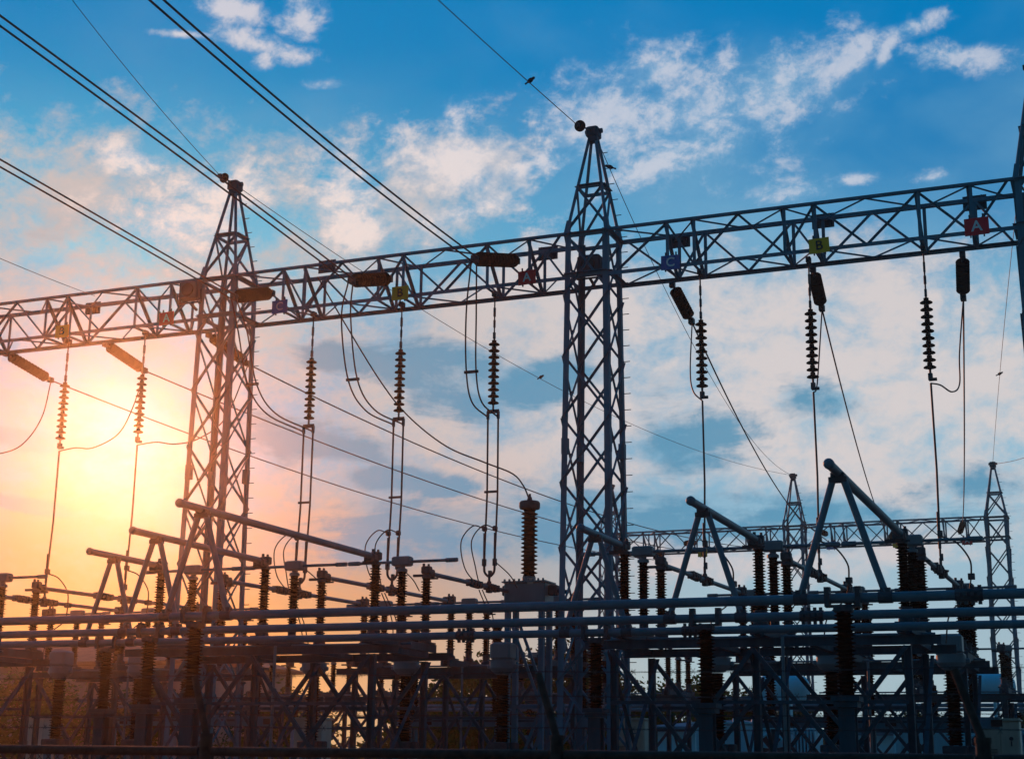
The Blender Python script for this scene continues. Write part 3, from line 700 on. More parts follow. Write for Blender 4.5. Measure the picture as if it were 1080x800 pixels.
def bus_support_parts(r):
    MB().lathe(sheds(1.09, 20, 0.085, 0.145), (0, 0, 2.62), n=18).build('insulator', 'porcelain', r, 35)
    mb = MB(); mb.box((0, 0, 3.72), 0.24, 0.20, 0.10, 0.02)
    for s in (-1, 1):
        mb.box((s*0.20, 0, 3.86), 0.06, 0.19, 0.22); mb.box((s*0.20, 0, 3.985), 0.08, 0.10, 0.05)
    mb.box((0, 0, 3.76), 0.46, 0.12, 0.03); mb.build('bus_clamp', 'fitting', r)
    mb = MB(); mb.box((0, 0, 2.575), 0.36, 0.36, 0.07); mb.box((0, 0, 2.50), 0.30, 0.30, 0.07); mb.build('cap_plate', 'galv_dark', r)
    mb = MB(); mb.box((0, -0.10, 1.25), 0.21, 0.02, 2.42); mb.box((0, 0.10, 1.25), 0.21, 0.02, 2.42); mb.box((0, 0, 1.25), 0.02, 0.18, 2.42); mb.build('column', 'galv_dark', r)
    MB().box((0, 0, 0.06), 0.6, 0.6, 0.12, 0.02).build('footing', 'concrete', r)
first = None
BSL = {(0, 'A'): 'dark ribbed post carrying the uppermost front tube in front of the right bay', (-1, 'A'): 'dark ribbed post carrying the uppermost front tube before the orange tower',
       (0, 'B'): 'dark ribbed post carrying the middle front tube right of the middle tower', (-1, 'B'): 'reddish ribbed post carrying the middle front tube below the sun',
       (0, 'C'): 'dark ribbed post carrying the lowest front tube before the middle tower', (-1, 'C'): 'reddish ribbed post carrying the lowest front tube below the sun'}
for (k, p), lb in BSL.items():
    loc = (PH[p]+k*BAY, BUS[p], 0)
    if first is None: first = thing('bus_support', lb, 'bus support', loc, 'post supports of the front tubes'); bus_support_parts(first)
    else: dup(first, loc, lb)
APZ = 5.50
ORD = {'A': 'uppermost', 'B': 'middle', 'C': 'lowest'}
first = None
for k in (0, -1):
    for p in 'ABC':
        lb = f'two-legged A-frame standing on the {ORD[p]} front tube, {BAYN[k]}'; loc = (PH[p]+k*BAY, BUS[p], 0)
        if first is None:
            first = thing('riser_frame', lb, 'A-frame', loc, 'A-frames standing on the front tubes')
            for s in (-1, 1):
                MB().tube((s*0.55, 0, BUSZ+0.05), (s*0.07, 0, APZ-0.06), 0.048, n=12).build('leg', 'alu', first, 40)
                mb = MB(); mb.tube((s*0.55-0.09, 0, BUSZ), (s*0.55+0.09, 0, BUSZ), BR+0.014, n=14); mb.box((s*0.55, 0, BUSZ+0.085), 0.13, 0.09, 0.07); mb.build('foot_clamp', 'fitting', first)
            mb = MB(); mb.box((0, 0, APZ-0.07), 0.24, 0.12, 0.07); mb.box((0, 0, APZ-0.01), 0.18, 0.14, 0.06); mb.build('head_clamp', 'fitting', first)
        else: dup(first, loc, lb)
        y0 = BUS[p]; x = PH[p]+k*BAY; tip = {'A': 0.62, 'B': 0.70, 'C': 0.75}[p]
        r = thing('tubular_busbar', f'raised tube over the A-frame on the {ORD[p]} front tube, {BAYN[k]}', 'bus tube', (x, 0, APZ+0.03), 'raised tubes of the first row')
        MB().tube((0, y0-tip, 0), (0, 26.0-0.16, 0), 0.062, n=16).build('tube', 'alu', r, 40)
        MB().lathe([(0.062, 0), (0.072, 0.005), (0.072, 0.05), (0.055, 0.075), (0.02, 0.09)], (0, y0-tip+0.01, 0), (0, -1, 0), n=14).build('end_cap', 'alu', r, 40)

# ------------------------------------------------------------------ three-post disconnect switches
def switch_parts(r, zi, L, ns, blade=1.02):
    """Posts at y = 0, 1.15, 2.3; zi is the foot of the insulators, the blade is turned open across the row."""
    mb = MB(); mb.box((-0.09, 1.15, zi-0.36), 0.07, 2.9, 0.16); mb.box((0.09, 1.15, zi-0.36), 0.07, 2.9, 0.16)
    for y in (0, 1.15, 2.3): mb.box((0, y, zi-0.265), 0.34, 0.34, 0.03)
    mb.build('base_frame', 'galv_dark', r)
    top = zi+L
    for y in (0, 1.15, 2.3):
        MB().lathe([(0.13, zi-0.25), (0.13, zi-0.20), (0.085, zi-0.16), (0.085, zi-0.03), (0.115, zi-0.02), (0.115, zi)], (0, y, 0), n=14).build('pedestal', 'fitting', r, 35)
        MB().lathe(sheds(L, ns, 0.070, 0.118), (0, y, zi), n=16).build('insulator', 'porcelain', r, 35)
    for y, s in ((0, -1), (2.3, 1)):
        mb = MB(); mb.lathe([(0.10, 0), (0.10, 0.04), (0.06, 0.07), (0.06, 0.16)], (0, y, top), n=12)
        mb.box((0, y, top+0.17), 0.20, 0.16, 0.16, 0.02); mb.box((0.02, y+s*0.14, top+0.12), 0.13, 0.20, 0.12, 0.02)
        mb.box((-0.03, y+s*0.24, top+0.12), 0.19, 0.10, 0.18, 0.02); mb.tube((-0.15, y+s*0.22, top+0.02), (0.16, y+s*0.22, top+0.02), 0.02, n=6)
        mb.box((-0.16, y-s*0.02, top+0.06), 0.26, 0.06, 0.05); mb.tube((-0.07, y, top+0.25), (-0.07, y, top+0.31), 0.03, n=8); mb.tube((0.06, y-0.04, top+0.25), (0.06, y-0.04, top+0.29), 0.025, n=8)
        mb.build('terminal_head', 'fitting', r)
    mb = MB(); mb.lathe([(0.11, 0), (0.11, 0.05), (0.06, 0.08), (0.06, 0.12)], (0, 1.15, top), n=12); mb.box((0, 1.15, top+0.21), 0.40, 0.22, 0.19, 0.025)
    mb.build('rotating_hub', 'grey_paint', r)
    mb = MB(); z = top+0.20
    mb.tube((-blade, 1.15, z), (blade, 1.15, z), 0.030, n=10)
    for s in (-1, 1): mb.box((s*(blade+0.09), 1.15, z), 0.22, 0.055, 0.085, 0.015); mb.tube((s*(blade-0.06), 1.15, z), (s*(blade+0.0), 1.15, z), 0.045, n=10)
    mb.build('blade', 'alu', r, 40)
SW1, SW2, SW3 = 26.0, 35.0, 46.0
spro = {}
def switch(row, k, p, loc, lb, zi, L, ns):
    g = {1: 'front row disconnect switches', 2: 'second row disconnect switches', 3: 'back row disconnect switches'}[row]
    if row not in spro: spro[row] = thing('disconnect_switch', lb, 'switch', loc, g); switch_parts(spro[row], zi, L, ns, {1: 1.02, 2: 0.95, 3: 0.8}[row]); return
    dup(spro[row], loc, lb)
SWL = {1: {(0, 'A'): 'rightmost front row switch at the lower end of the highest raised tube', (0, 'B'): 'front row switch with open bar crossing before the far middle tower',
           (0, 'C'): 'front row switch with open bar just right of the middle tower', (-1, 'A'): 'front row switch with open bar left of the tall ribbed bushing',
           (-1, 'B'): 'front row switch with open bar just right of the orange tower', (-1, 'C'): 'front row switch with open bar in front of the orange tower', (-2, 'A'): 'front row switch with open bar, cut by the left picture edge'},
       2: {(0, 'A'): 'rightmost second row switch behind the joint of the top front tube', (0, 'B'): 'second row switch beside the right foot of the tallest A-frame', (0, 'C'): 'second row switch just right of the A-frame below the middle raised tube',
           (-1, 'A'): 'second row switch hidden behind the legs of the middle tower', (-1, 'B'): 'second row switch just left of the tank under the tall ribbed bushing', (-1, 'C'): 'second row switch between the front switches right of the orange tower',
           (-2, 'A'): 'second row switch behind the foot of the orange tower', (-2, 'B'): 'second row switch in the red glow straight below the sun', (-2, 'C'): 'second row switch in the red glow toward the left picture edge'},
       3: {(0, 'A'): 'small back row switch low beside the far right tower', (0, 'B'): 'small back row switch low behind the rightmost tall posts', (0, 'C'): 'small back row switch low just right of the far middle tower',
           (-1, 'A'): 'small back row switch low just right of the middle tower foot', (-1, 'B'): 'small back row switch low behind the middle tower foot', (-1, 'C'): 'small back row switch low under the tall ribbed bushing',
           (-2, 'A'): 'small back row switch low under the switch left of the bushing', (-2, 'B'): 'small back row switch low midway between orange tower and bushing', (-2, 'C'): 'small back row switch low just right of the orange tower'}}
for k in (0, -1, -2):
    for p in 'ABC':
        x = PH[p]+k*BAY
        if k > -2 or p == 'A': switch(1, k, p, (x, SW1, 0), SWL[1][k, p], 4.32, 1.06, 19)
        switch(2, k, p, (x, SW2, 0), SWL[2][k, p], 4.46, 1.06, 17)
        switch(3, k, p, (x, SW3, 0), SWL[3][k, p], 4.22, 0.70, 11)
TBL = {(0, 'A'): 'rightmost thin tube slanting between the switch rows', (0, 'B'): 'thin tube slanting between the switch rows across the tallest A-frame', (0, 'C'): 'thin tube slanting between the switch rows behind the A-frame of the middle raised tube',
       (-1, 'A'): 'thin tube running up to the tank of the tall ribbed bushing', (-1, 'B'): 'thin tube passing behind the switch left of the bushing', (-1, 'C'): 'thin tube passing behind the switch right of the orange tower',
       (-2, 'A'): 'upper thin tube crossing the glow below the sun', (-2, 'B'): 'lower thin tube crossing the glow below the sun'}
# tubes from the front switches to the second row, with flexible couplings
for k in (0, -1, -2):
    for p in 'ABC':
        if (k, p) in ((-2, 'C'),): continue
        x = PH[p]+k*BAY; y0, y1 = SW1+2.3+0.3, SW2-0.3
        r = thing('tubular_busbar', TBL[k, p], 'bus tube', (x, 0, 0), 'tubes between the switch rows')
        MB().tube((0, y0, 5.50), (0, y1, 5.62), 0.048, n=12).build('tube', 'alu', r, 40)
        for t in (0.36, 0.52):
            y = y0+(y1-y0)*t; z = 5.50+0.12*t; mb = MB(); mb.tube((0, y-0.22, z), (0, y+0.22, z), 0.068, n=12)
            for i in range(3): mb.tube((0, y-0.14+i*0.14, z), (0, y-0.07+i*0.14, z), 0.095, n=12)
            mb.box((0, y-0.27, z), 0.15, 0.08, 0.15); mb.box((0, y+0.27, z), 0.15, 0.08, 0.15)
            mb.build('coupling', 'fitting', r, 40)
# short loops between the droppers and the tubes
for (k, p), b in DROP.items():
    tw = k == -1; x = b.x
    r = thing('loop_cable', f'{"looped cable pair" if tw else "curved cable"} at the dropper foot, {UNDER(k, p)}', 'cable', (0, 0, 0), 'cable loops at the droppers')
    if tw:
        for s in (-0.13, 0.13):
            MB().path(bez([b+V(s, 0, 1.05), b+V(s-0.28, -0.05, 1.12), b+V(s-0.52, -0.15, 0.75), b+V(s-0.38, -0.2, 0.12), b+V(-0.12, -0.25, -0.30)], 8), 0.014).build('conductor', 'wire', r)
            MB().path(bez([b+V(-0.12+s*0.3, -0.2, -0.36), b+V(-0.08+s*0.4, 0.3, -0.9), b+V(-0.45+s*0.5, 1.2, -1.35), b+V(-0.7+s*0.5, 1.8, -1.6)], 8), 0.014).build('conductor', 'wire', r)
        MB().path(bez([b+V(0.13, 0, 0.3), b+V(0.42, 0.2, 0.0), b+V(0.55, 0.35, -0.28)], 8), 0.014).build('tail', 'wire', r)
    else:
        MB().path(bez([b+V(0.02, 0, 0.45), b+V(0.32, 0.1, 0.32), b+V(0.55, 0.2, -0.02), b+V(0.56, 0.25, -0.35)], 8), 0.018).build('conductor', 'wire', r)
        MB().path(bez([b+V(0.56, 0.25, -0.35), b+V(0.45, 0.3, -0.75), b+V(0.1, 0.2, -1.1), b+V(0.0, 0.1, -1.7)], 8), 0.016).build('conductor', 'wire', r)
        mb = MB(); mb.box(b+V(0.02, 0, 0.5), 0.1, 0.1, 0.12); mb.build('clamp', 'fitting', r); MB().box(b+V(0.56, 0.25, -0.36), 0.13, 0.13, 0.12).build('clamp', 'fitting', r)

# ------------------------------------------------------------------ steel stands under the switch rows
def stand_parts(r, xa, xb, y0, dy, zt, strut=2.75, w=0.075):
    mb = MB()
    for y in (y0, y0+dy): mb.box(((xa+xb)/2, y, zt-0.08), xb-xa, 0.02, 0.12); mb.box(((xa+xb)/2, y, zt-0.012), xb-xa, 0.11, 0.016); mb.box(((xa+xb)/2, y, zt-0.148), xb-xa, 0.11, 0.016)
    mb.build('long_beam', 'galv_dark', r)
    n = 4
    for i in range(n):
        x = xa+0.5+(xb-xa-1.0)*i/(n-1)
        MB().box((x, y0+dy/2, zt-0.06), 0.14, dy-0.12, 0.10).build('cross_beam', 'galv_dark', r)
    xs = [xa+0.55, (xa+xb)/2, xb-0.55]
    for y in (y0, y0+dy):
        for x in xs:
            mb = MB(); h = zt-0.17; mb.box((x-0.055, y, h/2+0.1), 0.012, 0.12, h-0.2); mb.box((x+0.055, y, h/2+0.1), 0.012, 0.12, h-0.2); mb.box((x, y, h/2+0.1), 0.10, 0.012, h-0.2)
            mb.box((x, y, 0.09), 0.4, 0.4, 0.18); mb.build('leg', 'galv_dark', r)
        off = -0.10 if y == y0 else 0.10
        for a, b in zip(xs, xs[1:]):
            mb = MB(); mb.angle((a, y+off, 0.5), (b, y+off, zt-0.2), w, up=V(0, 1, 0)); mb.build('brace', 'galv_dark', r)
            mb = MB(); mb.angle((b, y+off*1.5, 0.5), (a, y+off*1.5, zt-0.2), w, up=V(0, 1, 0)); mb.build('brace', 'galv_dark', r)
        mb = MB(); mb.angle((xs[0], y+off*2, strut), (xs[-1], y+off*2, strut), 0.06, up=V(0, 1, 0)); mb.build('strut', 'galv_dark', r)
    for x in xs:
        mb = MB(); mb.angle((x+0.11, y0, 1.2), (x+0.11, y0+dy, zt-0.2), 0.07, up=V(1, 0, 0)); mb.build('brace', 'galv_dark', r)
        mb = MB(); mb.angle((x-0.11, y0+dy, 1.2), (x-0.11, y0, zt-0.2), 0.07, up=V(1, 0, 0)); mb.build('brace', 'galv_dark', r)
    # operating rods under the platform
    mb = MB(); mb.tube((xa+0.2, y0+dy/2-0.2, zt+0.09), (xb-0.2, y0+dy/2-0.2, zt+0.09), 0.022, n=8); mb.build('operating_rod', 'alu', r)
    mb = MB(); mb.tube(((xa+xb)/2+0.5, y0-0.14, 1.1), ((xa+xb)/2+0.5, y0-0.14, zt), 0.03, n=8); mb.box(((xa+xb)/2+0.5, y0-0.22, 1.25), 0.34, 0.26, 0.5, 0.02); mb.build('hand_drive', 'grey_paint', r)
STL = {1: ['braced steel stand under the front row switches right of the middle tower', 'braced steel stand under the front row switches left of the middle tower', 'braced steel stand under the front row switch at the left picture edge'],
       2: ['braced steel stand under the second row switches at the right', 'braced steel stand under the second row switches beneath the tall ribbed bushing', 'braced steel stand in the red glow below the sun'],
       3: ['braced steel stand of the back row near the far right tower', 'braced steel stand of the back row behind the middle tower foot', 'braced steel stand of the back row just right of the orange tower']}
first = {}
for row, Y, zt, lab in ((1, SW1, 3.86, 'front row'), (2, SW2, 4.0, 'second row'), (3, SW3, 3.78, 'back row')):
    for k in (0, -1, -2):
        lb = STL[row][-k]
        if row not in first:
            first[row] = thing('switch_stand', lb, 'steel stand', (0, Y, 0), 'braced steel stands under the switches'); stand_parts(first[row], PH['C']-0.75, PH['A']+0.55, 0.0, 2.3, zt)
        else: dup(first[row], (k*BAY, Y, 0), lb)

# ------------------------------------------------------------------ voltage transformer with one tall ribbed bushing
vx, vy = -12.96, 33.0
r = thing('voltage_transformer', 'tall ribbed black bushing on a grey tank left of the middle tower', 'transformer', (vx, vy, 0))
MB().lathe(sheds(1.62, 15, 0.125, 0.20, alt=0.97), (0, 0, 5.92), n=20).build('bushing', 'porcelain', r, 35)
mb = MB(); mb.lathe([(0.16, 5.80), (0.16, 5.93), (0.13, 5.94), (0.13, 5.96)], n=18); mb.build('neck', 'grey_paint', r, 35)
MB().lathe([(0.13, 7.52), (0.235, 7.54), (0.25, 7.58), (0.25, 7.68), (0.22, 7.72), (0.07, 7.73), (0.05, 7.82), (0.03, 7.84), (0.03, 7.90)], n=20).build('bushing_cap', 'fitting', r, 35)
mb = MB(); mb.box((0, 0, 5.55), 1.02, 0.62, 0.46, 0.03); mb.box((0, 0, 5.79), 1.10, 0.70, 0.035); mb.box((0, 0, 5.325), 1.06, 0.66, 0.03)
for i in range(9): mb.box((-0.48+i*0.12, -0.33, 5.83), 0.04, 0.04, 0.05)
mb.build('tank', 'grey_paint', r)
MB().box((0.16, -0.325, 5.80), 0.14, 0.02, 0.14).build('nameplate', 'cabinet', r)
mb = MB(); mb.box((0.62, 0, 5.60), 0.22, 0.20, 0.24, 0.02); mb.tube((0.62, 0, 5.6), (0.98, 0, 5.55), 0.05, n=10); mb.build('cable_box', 'fitting', r); MB().box((-0.58, 0, 5.62), 0.14, 0.18, 0.24, 0.02).build('terminal_box', 'fitting', r)
mb = MB()
for sx in (-0.42, 0.42):
    for sy in (-0.25, 0.25): mb.box((sx, sy, 2.6), 0.12, 0.12, 5.2)
for sy in (-0.27, 0.27):
    mb.angle((-0.42, sy, 0.8), (0.42, sy, 2.9), 0.06, up=V(0, 1, 0)); mb.angle((0.42, sy, 3.0), (-0.42, sy, 5.1), 0.06, up=V(0, 1, 0)); mb.bar((-0.48, sy, 5.24), (0.48, sy, 5.24), 0.14)
    mb.bar((-0.42, sy, 2.95), (0.42, sy, 2.95), 0.08)
mb.build('pedestal', 'galv', r)
wire('connection_cable', 'dark cable swooping down onto the tall ribbed bushing', 'cable', bez([onY(335, 292, PG+0.2), onY(362, 338, PG+0.3), onY(400, 400, PG+0.5), onY(430, 438, PG+0.7), onY(470, 470, PG+0.9), onY(510, 487, PG+1.0), onY(540, 499, vy), onY(552, 512, vy), onY(558, 526, vy)], 8), 0.020)

# ------------------------------------------------------------------ current transformers: grey heads on ribbed columns
CTL = {(0, 'A'): 'below the right red A sign', (0, 'B'): 'below the right yellow B sign', (0, 'C'): 'low under the middle raised tube right of the tower', (-1, 'A'): 'low just left of the tall ribbed bushing',
       (-1, 'B'): 'low under the middle yellow B sign', (-1, 'C'): 'low between the orange tower and the middle bay posts', (-2, 'A'): 'among the reddish posts below the sun', (-2, 'B'): 'above the beige cabinet in the left corner'}
first = None
for k in (0, -1, -2):
    for p in 'ABC':
        if (k, p) == (-2, 'C'): continue
        lb = 'grey-headed current transformer ' + CTL[k, p]; loc = (PH[p]+k*BAY, 32.5, 0)
        if first is not None: dup(first, loc, lb); continue
        r = first = thing('current_transformer', lb, 'transformer', loc, 'current transformers with grey heads')
        mb = MB(); mb.box((0, 0, 4.18), 0.50, 0.46, 0.40, 0.05); mb.box((0, 0, 3.97), 0.54, 0.50, 0.03); mb.build('head', 'grey_paint', r, 30)
        mb = MB(); mb.lathe([(0.16, 3.66), (0.26, 3.74), (0.30, 3.80), (0.30, 3.95)], n=18); mb.box((0.30, 0, 3.84), 0.16, 0.10, 0.10, 0.02); mb.box((-0.30, 0, 3.84), 0.16, 0.10, 0.10, 0.02); mb.build('flange', 'grey_paint', r, 30)
        MB().lathe(sheds(1.48, 22, 0.115, 0.185), (0, 0, 2.16), n=18).build('insulator', 'porcelain', r, 35)
        mb = MB(); mb.box((0, 0, 2.07), 0.50, 0.50, 0.16, 0.02); mb.box((0.3, 0, 2.04), 0.16, 0.26, 0.22, 0.02); mb.build('base_tank', 'fitting', r)
        mb = MB()
        for sx in (-0.2, 0.2): mb.box((sx, 0, 1.0), 0.09, 0.20, 1.96)
        mb.angle((-0.2, -0.1, 0.3), (0.2, -0.1, 1.8), 0.05, up=V(0, 1, 0)); mb.box((0, 0, 0.05), 0.7, 0.5, 0.1); mb.build('pedestal', 'galv', r)

# ------------------------------------------------------------------ live-tank circuit breakers with their cabinets
first = fc = None
for k, bn in ((0, 'at the right below the far gantry'), (-1, 'behind and left of the middle tower'), (-2, 'behind the orange tower')):
    lb = f'three-pole circuit breaker on a steel channel, low {bn}'; loc = (k*BAY, 38.4, 0)
    if first is not None: dup(first, loc, lb); continue
    r = first = thing('circuit_breaker', lb, 'breaker', loc, 'circuit breakers behind the current transformers')
    for p in 'ABC':
        x = PH[p]-0.15
        MB().lathe(sheds(1.25, 17, 0.095, 0.155), (x, 0, 2.92), n=16).build('support_insulator', 'porcelain', r, 35)
        MB().lathe(sheds(0.95, 12, 0.115, 0.175), (x, 0, 4.30), n=16).build('interrupter', 'porcelain', r, 35)
        mb = MB(); mb.box((x, 0, 4.235), 0.30, 0.26, 0.13, 0.02); mb.box((x+0.22, 0, 4.24), 0.2, 0.08, 0.05); mb.build('joint_box', 'fitting', r, 30)
        mb = MB(); mb.lathe([(0.15, 5.25), (0.15, 5.33), (0.06, 5.38)], (x, 0, 0), n=14); mb.box((x-0.16, 0, 5.31), 0.26, 0.08, 0.04); mb.build('top_cap', 'fitting', r)
    mb = MB(); xa, xb = PH['C']-0.6, PH['A']+0.4
    mb.box(((xa+xb)/2, -0.14, 2.75), xb-xa, 0.03, 0.24); mb.box(((xa+xb)/2, 0.14, 2.75), xb-xa, 0.03, 0.24); mb.box(((xa+xb)/2, 0, 2.882), xb-xa, 0.31, 0.02); mb.build('channel', 'galv', r)
    for p in 'ABC': MB().box((PH[p]+0.35, -0.165, 2.75), 0.26, 0.02, 0.16).build('gauge_window', 'window', r)
    for p in 'AC': MB().box((PH[p]-0.25, -0.160, 2.80), 0.16, 0.008, 0.08).build('rating_plate', 'white', r)
    for x in (xa+0.5, (xa+xb)/2, xb-0.5):
        mb = MB(); mb.box((x-0.05, 0, 1.3), 0.015, 0.16, 2.6); mb.box((x+0.05, 0, 1.3), 0.015, 0.16, 2.6); mb.box((x, 0, 1.3), 0.09, 0.015, 2.6); mb.box((x, 0, 0.06), 0.5, 0.5, 0.12); mb.build('leg', 'galv', r)
CABS = [(40, 771, 'beige control cabinet in the corner below the reddish posts'), (330, 771, 'beige control cabinet with round lock behind the middle bay stand'), (666, 773, 'beige control cabinet beside the foot of the middle tower'), (1056, 774, 'beige control cabinet near the corner below the right far tower')]
for i, (px, py, lb) in enumerate(CABS):
    c = onY(px, py, 40.0); loc = (c.x, 40.0, 0)
    if fc is not None: dup(fc, loc, lb); continue
    r = fc = thing('control_cabinet', lb, 'cabinet', loc, 'beige control cabinets')
    MB().box((0, 0, 2.10), 0.92, 0.62, 1.50, 0.02).build('body', 'cabinet', r)
    mb = MB(); mb.box((0, 0, 2.865), 1.00, 0.72, 0.03); mb.box((0, 0, 2.89), 0.92, 0.62, 0.03); mb.build('hood', 'cabinet', r)
    for s in (-1, 1):
        d = MB().box((s*0.225, -0.318, 2.10), 0.43, 0.02, 1.42, 0.006).build('door', 'cabinet', r)
        if s > 0: mb = MB(); mb.tube((s*0.225+0.03, -0.345, 2.42), (s*0.225+0.03, -0.325, 2.42), 0.05, n=12); mb.box((s*0.225+0.03, -0.345, 2.30), 0.03, 0.02, 0.12); mb.build('handle', 'fitting', d)
        else:
            mb = MB()
            for j in range(5): mb.box((s*0.225+0.03, -0.332, 2.02+j*0.035), 0.22, 0.012, 0.015)
            mb.build('vent', 'fitting', d)
    mb = MB()
    for sx in (-0.38, 0.38):
        for sy in (-0.24, 0.24): mb.box((sx, sy, 0.68), 0.08, 0.08, 1.36)
    mb.box((0, 0, 0.06), 1.1, 0.8, 0.12); mb.build('stand', 'galv', r)

# ------------------------------------------------------------------ buses, transformers and buildings further back
for i, (Y, z) in enumerate(((53.0, 3.96), (55.4, 3.80), (57.8, 3.74))):
    r = thing('tubular_bus', ['uppermost of three thin far tubes low behind the stands', 'middle one of three thin far tubes low behind the stands', 'lowest of three thin far tubes low behind the stands'][i], 'bus tube', (0, Y, z), 'three thin far tubes')
    MB().tube((-41, 0, 0), (8, 0, 0), 0.07, n=10).build('tube', 'alu', r, 40)
    for q in range(6):
        x = 5-q*8.9; mb = MB(); mb.lathe(sheds(1.0, 9, 0.08, 0.13), (x, 0, -1.10), n=10); mb.build('post_insulator', 'porcelain', r, 35)
        MB().box((x, 0, -1.10-(z-1.1)/2), 0.24, 0.24, z-1.1).build('column', 'galv', r)
def power_transformer(x, y, label, mirror=1):
    r = thing('power_transformer', label, 'transformer', (x, y, 0), 'pale blue power transformers')
    mb = MB(); mb.box((0, 0, 1.75), 3.0, 1.7, 2.5, 0.06); mb.box((0, 0, 3.03), 3.16, 1.86, 0.06)
    for i in range(5): mb.box((-1.3+i*0.65, -0.88, 1.75), 0.09, 0.08, 2.3)
    mb.build('tank', 'blue_paint', r)
    MB().box((0, 0, 0.22), 3.6, 2.6, 0.44, 0.03).build('plinth', 'concrete', r)
    mb = MB(); mb.lathe([(0.05, -0.86), (0.22, -0.82), (0.37, -0.72), (0.42, -0.58), (0.42, 0.58), (0.37, 0.72), (0.22, 0.82), (0.05, 0.86)], (1.35*mirror, -0.2, 4.15), (1, 0.25, 0), n=24); mb.build('conservator', 'blue_paint', r, 40)
    for bx in (0.95, 1.55): MB().box((bx*mirror, -0.15, 3.4), 0.08, 0.3, 0.72).build('conservator_bracket', 'blue_paint', r)
    MB().tube((0.6*mirror, 0, 3.05), (1.0*mirror, -0.1, 3.8), 0.05, n=8).build('oil_pipe', 'blue_paint', r)
    for j in range(7):
        mb = MB(); mb.box((1.75*mirror+j*0.11*mirror, -0.1, 1.85), 0.05, 1.3, 2.1, 0.012); mb.build('radiator_fin', 'blue_paint', r)
    mb = MB(); mb.tube((1.4*mirror, -0.5, 2.75), (2.45*mirror, -0.5, 2.75), 0.06, n=8); mb.tube((1.4*mirror, -0.5, 0.95), (2.45*mirror, -0.5, 0.95), 0.06, n=8); mb.build('header_pipe', 'blue_paint', r)
    f = MB(); fx, fy, fz = 1.10*mirror, -1.18, 2.18
    n = 28; vs = []
    for t in range(n):
        a = 2*math.pi*t/n; vs.append((fx+0.50*math.cos(a), fy, fz+0.50*math.sin(a)))
    f.path(vs+[vs[0]], 0.04, 6); f.build('fan_ring', 'blue_paint', r)
    f = MB(); f.tube((fx, fy-0.03, fz), (fx, fy+0.14, fz), 0.10, n=12)
    for t in range(6):
        a = 2*math.pi*t/6; d = V(math.cos(a), 0, math.sin(a)); e = V(-math.sin(a), 0, math.cos(a)); c = V(fx, fy+0.05, fz)
        f.add([c+d*0.10+e*0.05+V(0, 0.02, 0), c+d*0.45+e*0.12+V(0, 0.05, 0), c+d*0.45-e*0.10+V(0, -0.03, 0), c+d*0.10-e*0.05+V(0, -0.02, 0),
               c+d*0.10+e*0.05+V(0, 0.035, 0), c+d*0.45+e*0.12+V(0, 0.065, 0), c+d*0.45-e*0.10+V(0, -0.015, 0), c+d*0.10-e*0.05+V(0, -0.005, 0)],
              [(0, 1, 2, 3), (7, 6, 5, 4), (0, 4, 5, 1), (1, 5, 6, 2), (2, 6, 7, 3), (3, 7, 4, 0)])
    f.build('fan', 'fitting', r)
    f = MB()
    for t in range(4): f.bar((fx+0.5*math.cos(t*1.57), fy+0.1, fz+0.5*math.sin(t*1.57)), (fx+0.42*math.cos(t*1.57), -0.88, fz+0.42*math.sin(t*1.57)), 0.04)
    f.build('fan_bracket', 'blue_paint', r)
    for j in range(3):
        d = V(-0.16+0.16*j, 0, 1).normalized(); b = MB().lathe(sheds(0.95, 11, 0.09, 0.15), V(-0.95+j*0.62, 0.15, 3.2), d, n=14).build('bushing', 'porcelain', r, 35)
        MB().lathe([(0.13, 0), (0.13, 0.14)], V(-0.95+j*0.62, 0.15, 3.06), d, n=12).build('bushing_turret', 'blue_paint', r, 35)
        MB().lathe([(0.10, 0.95), (0.10, 1.03), (0.03, 1.05), (0.03, 1.2)], V(-0.95+j*0.62, 0.15, 3.2), d, n=12).build('bushing_terminal', 'fitting', r, 35)
power_transformer(-12.0, 46.0+4.2, 'pale blue power transformer with round tank and fan right of the middle tower')
power_transformer(-5.6, 46.0+4.2, 'pale blue power transformer with round tank near the right far tower')
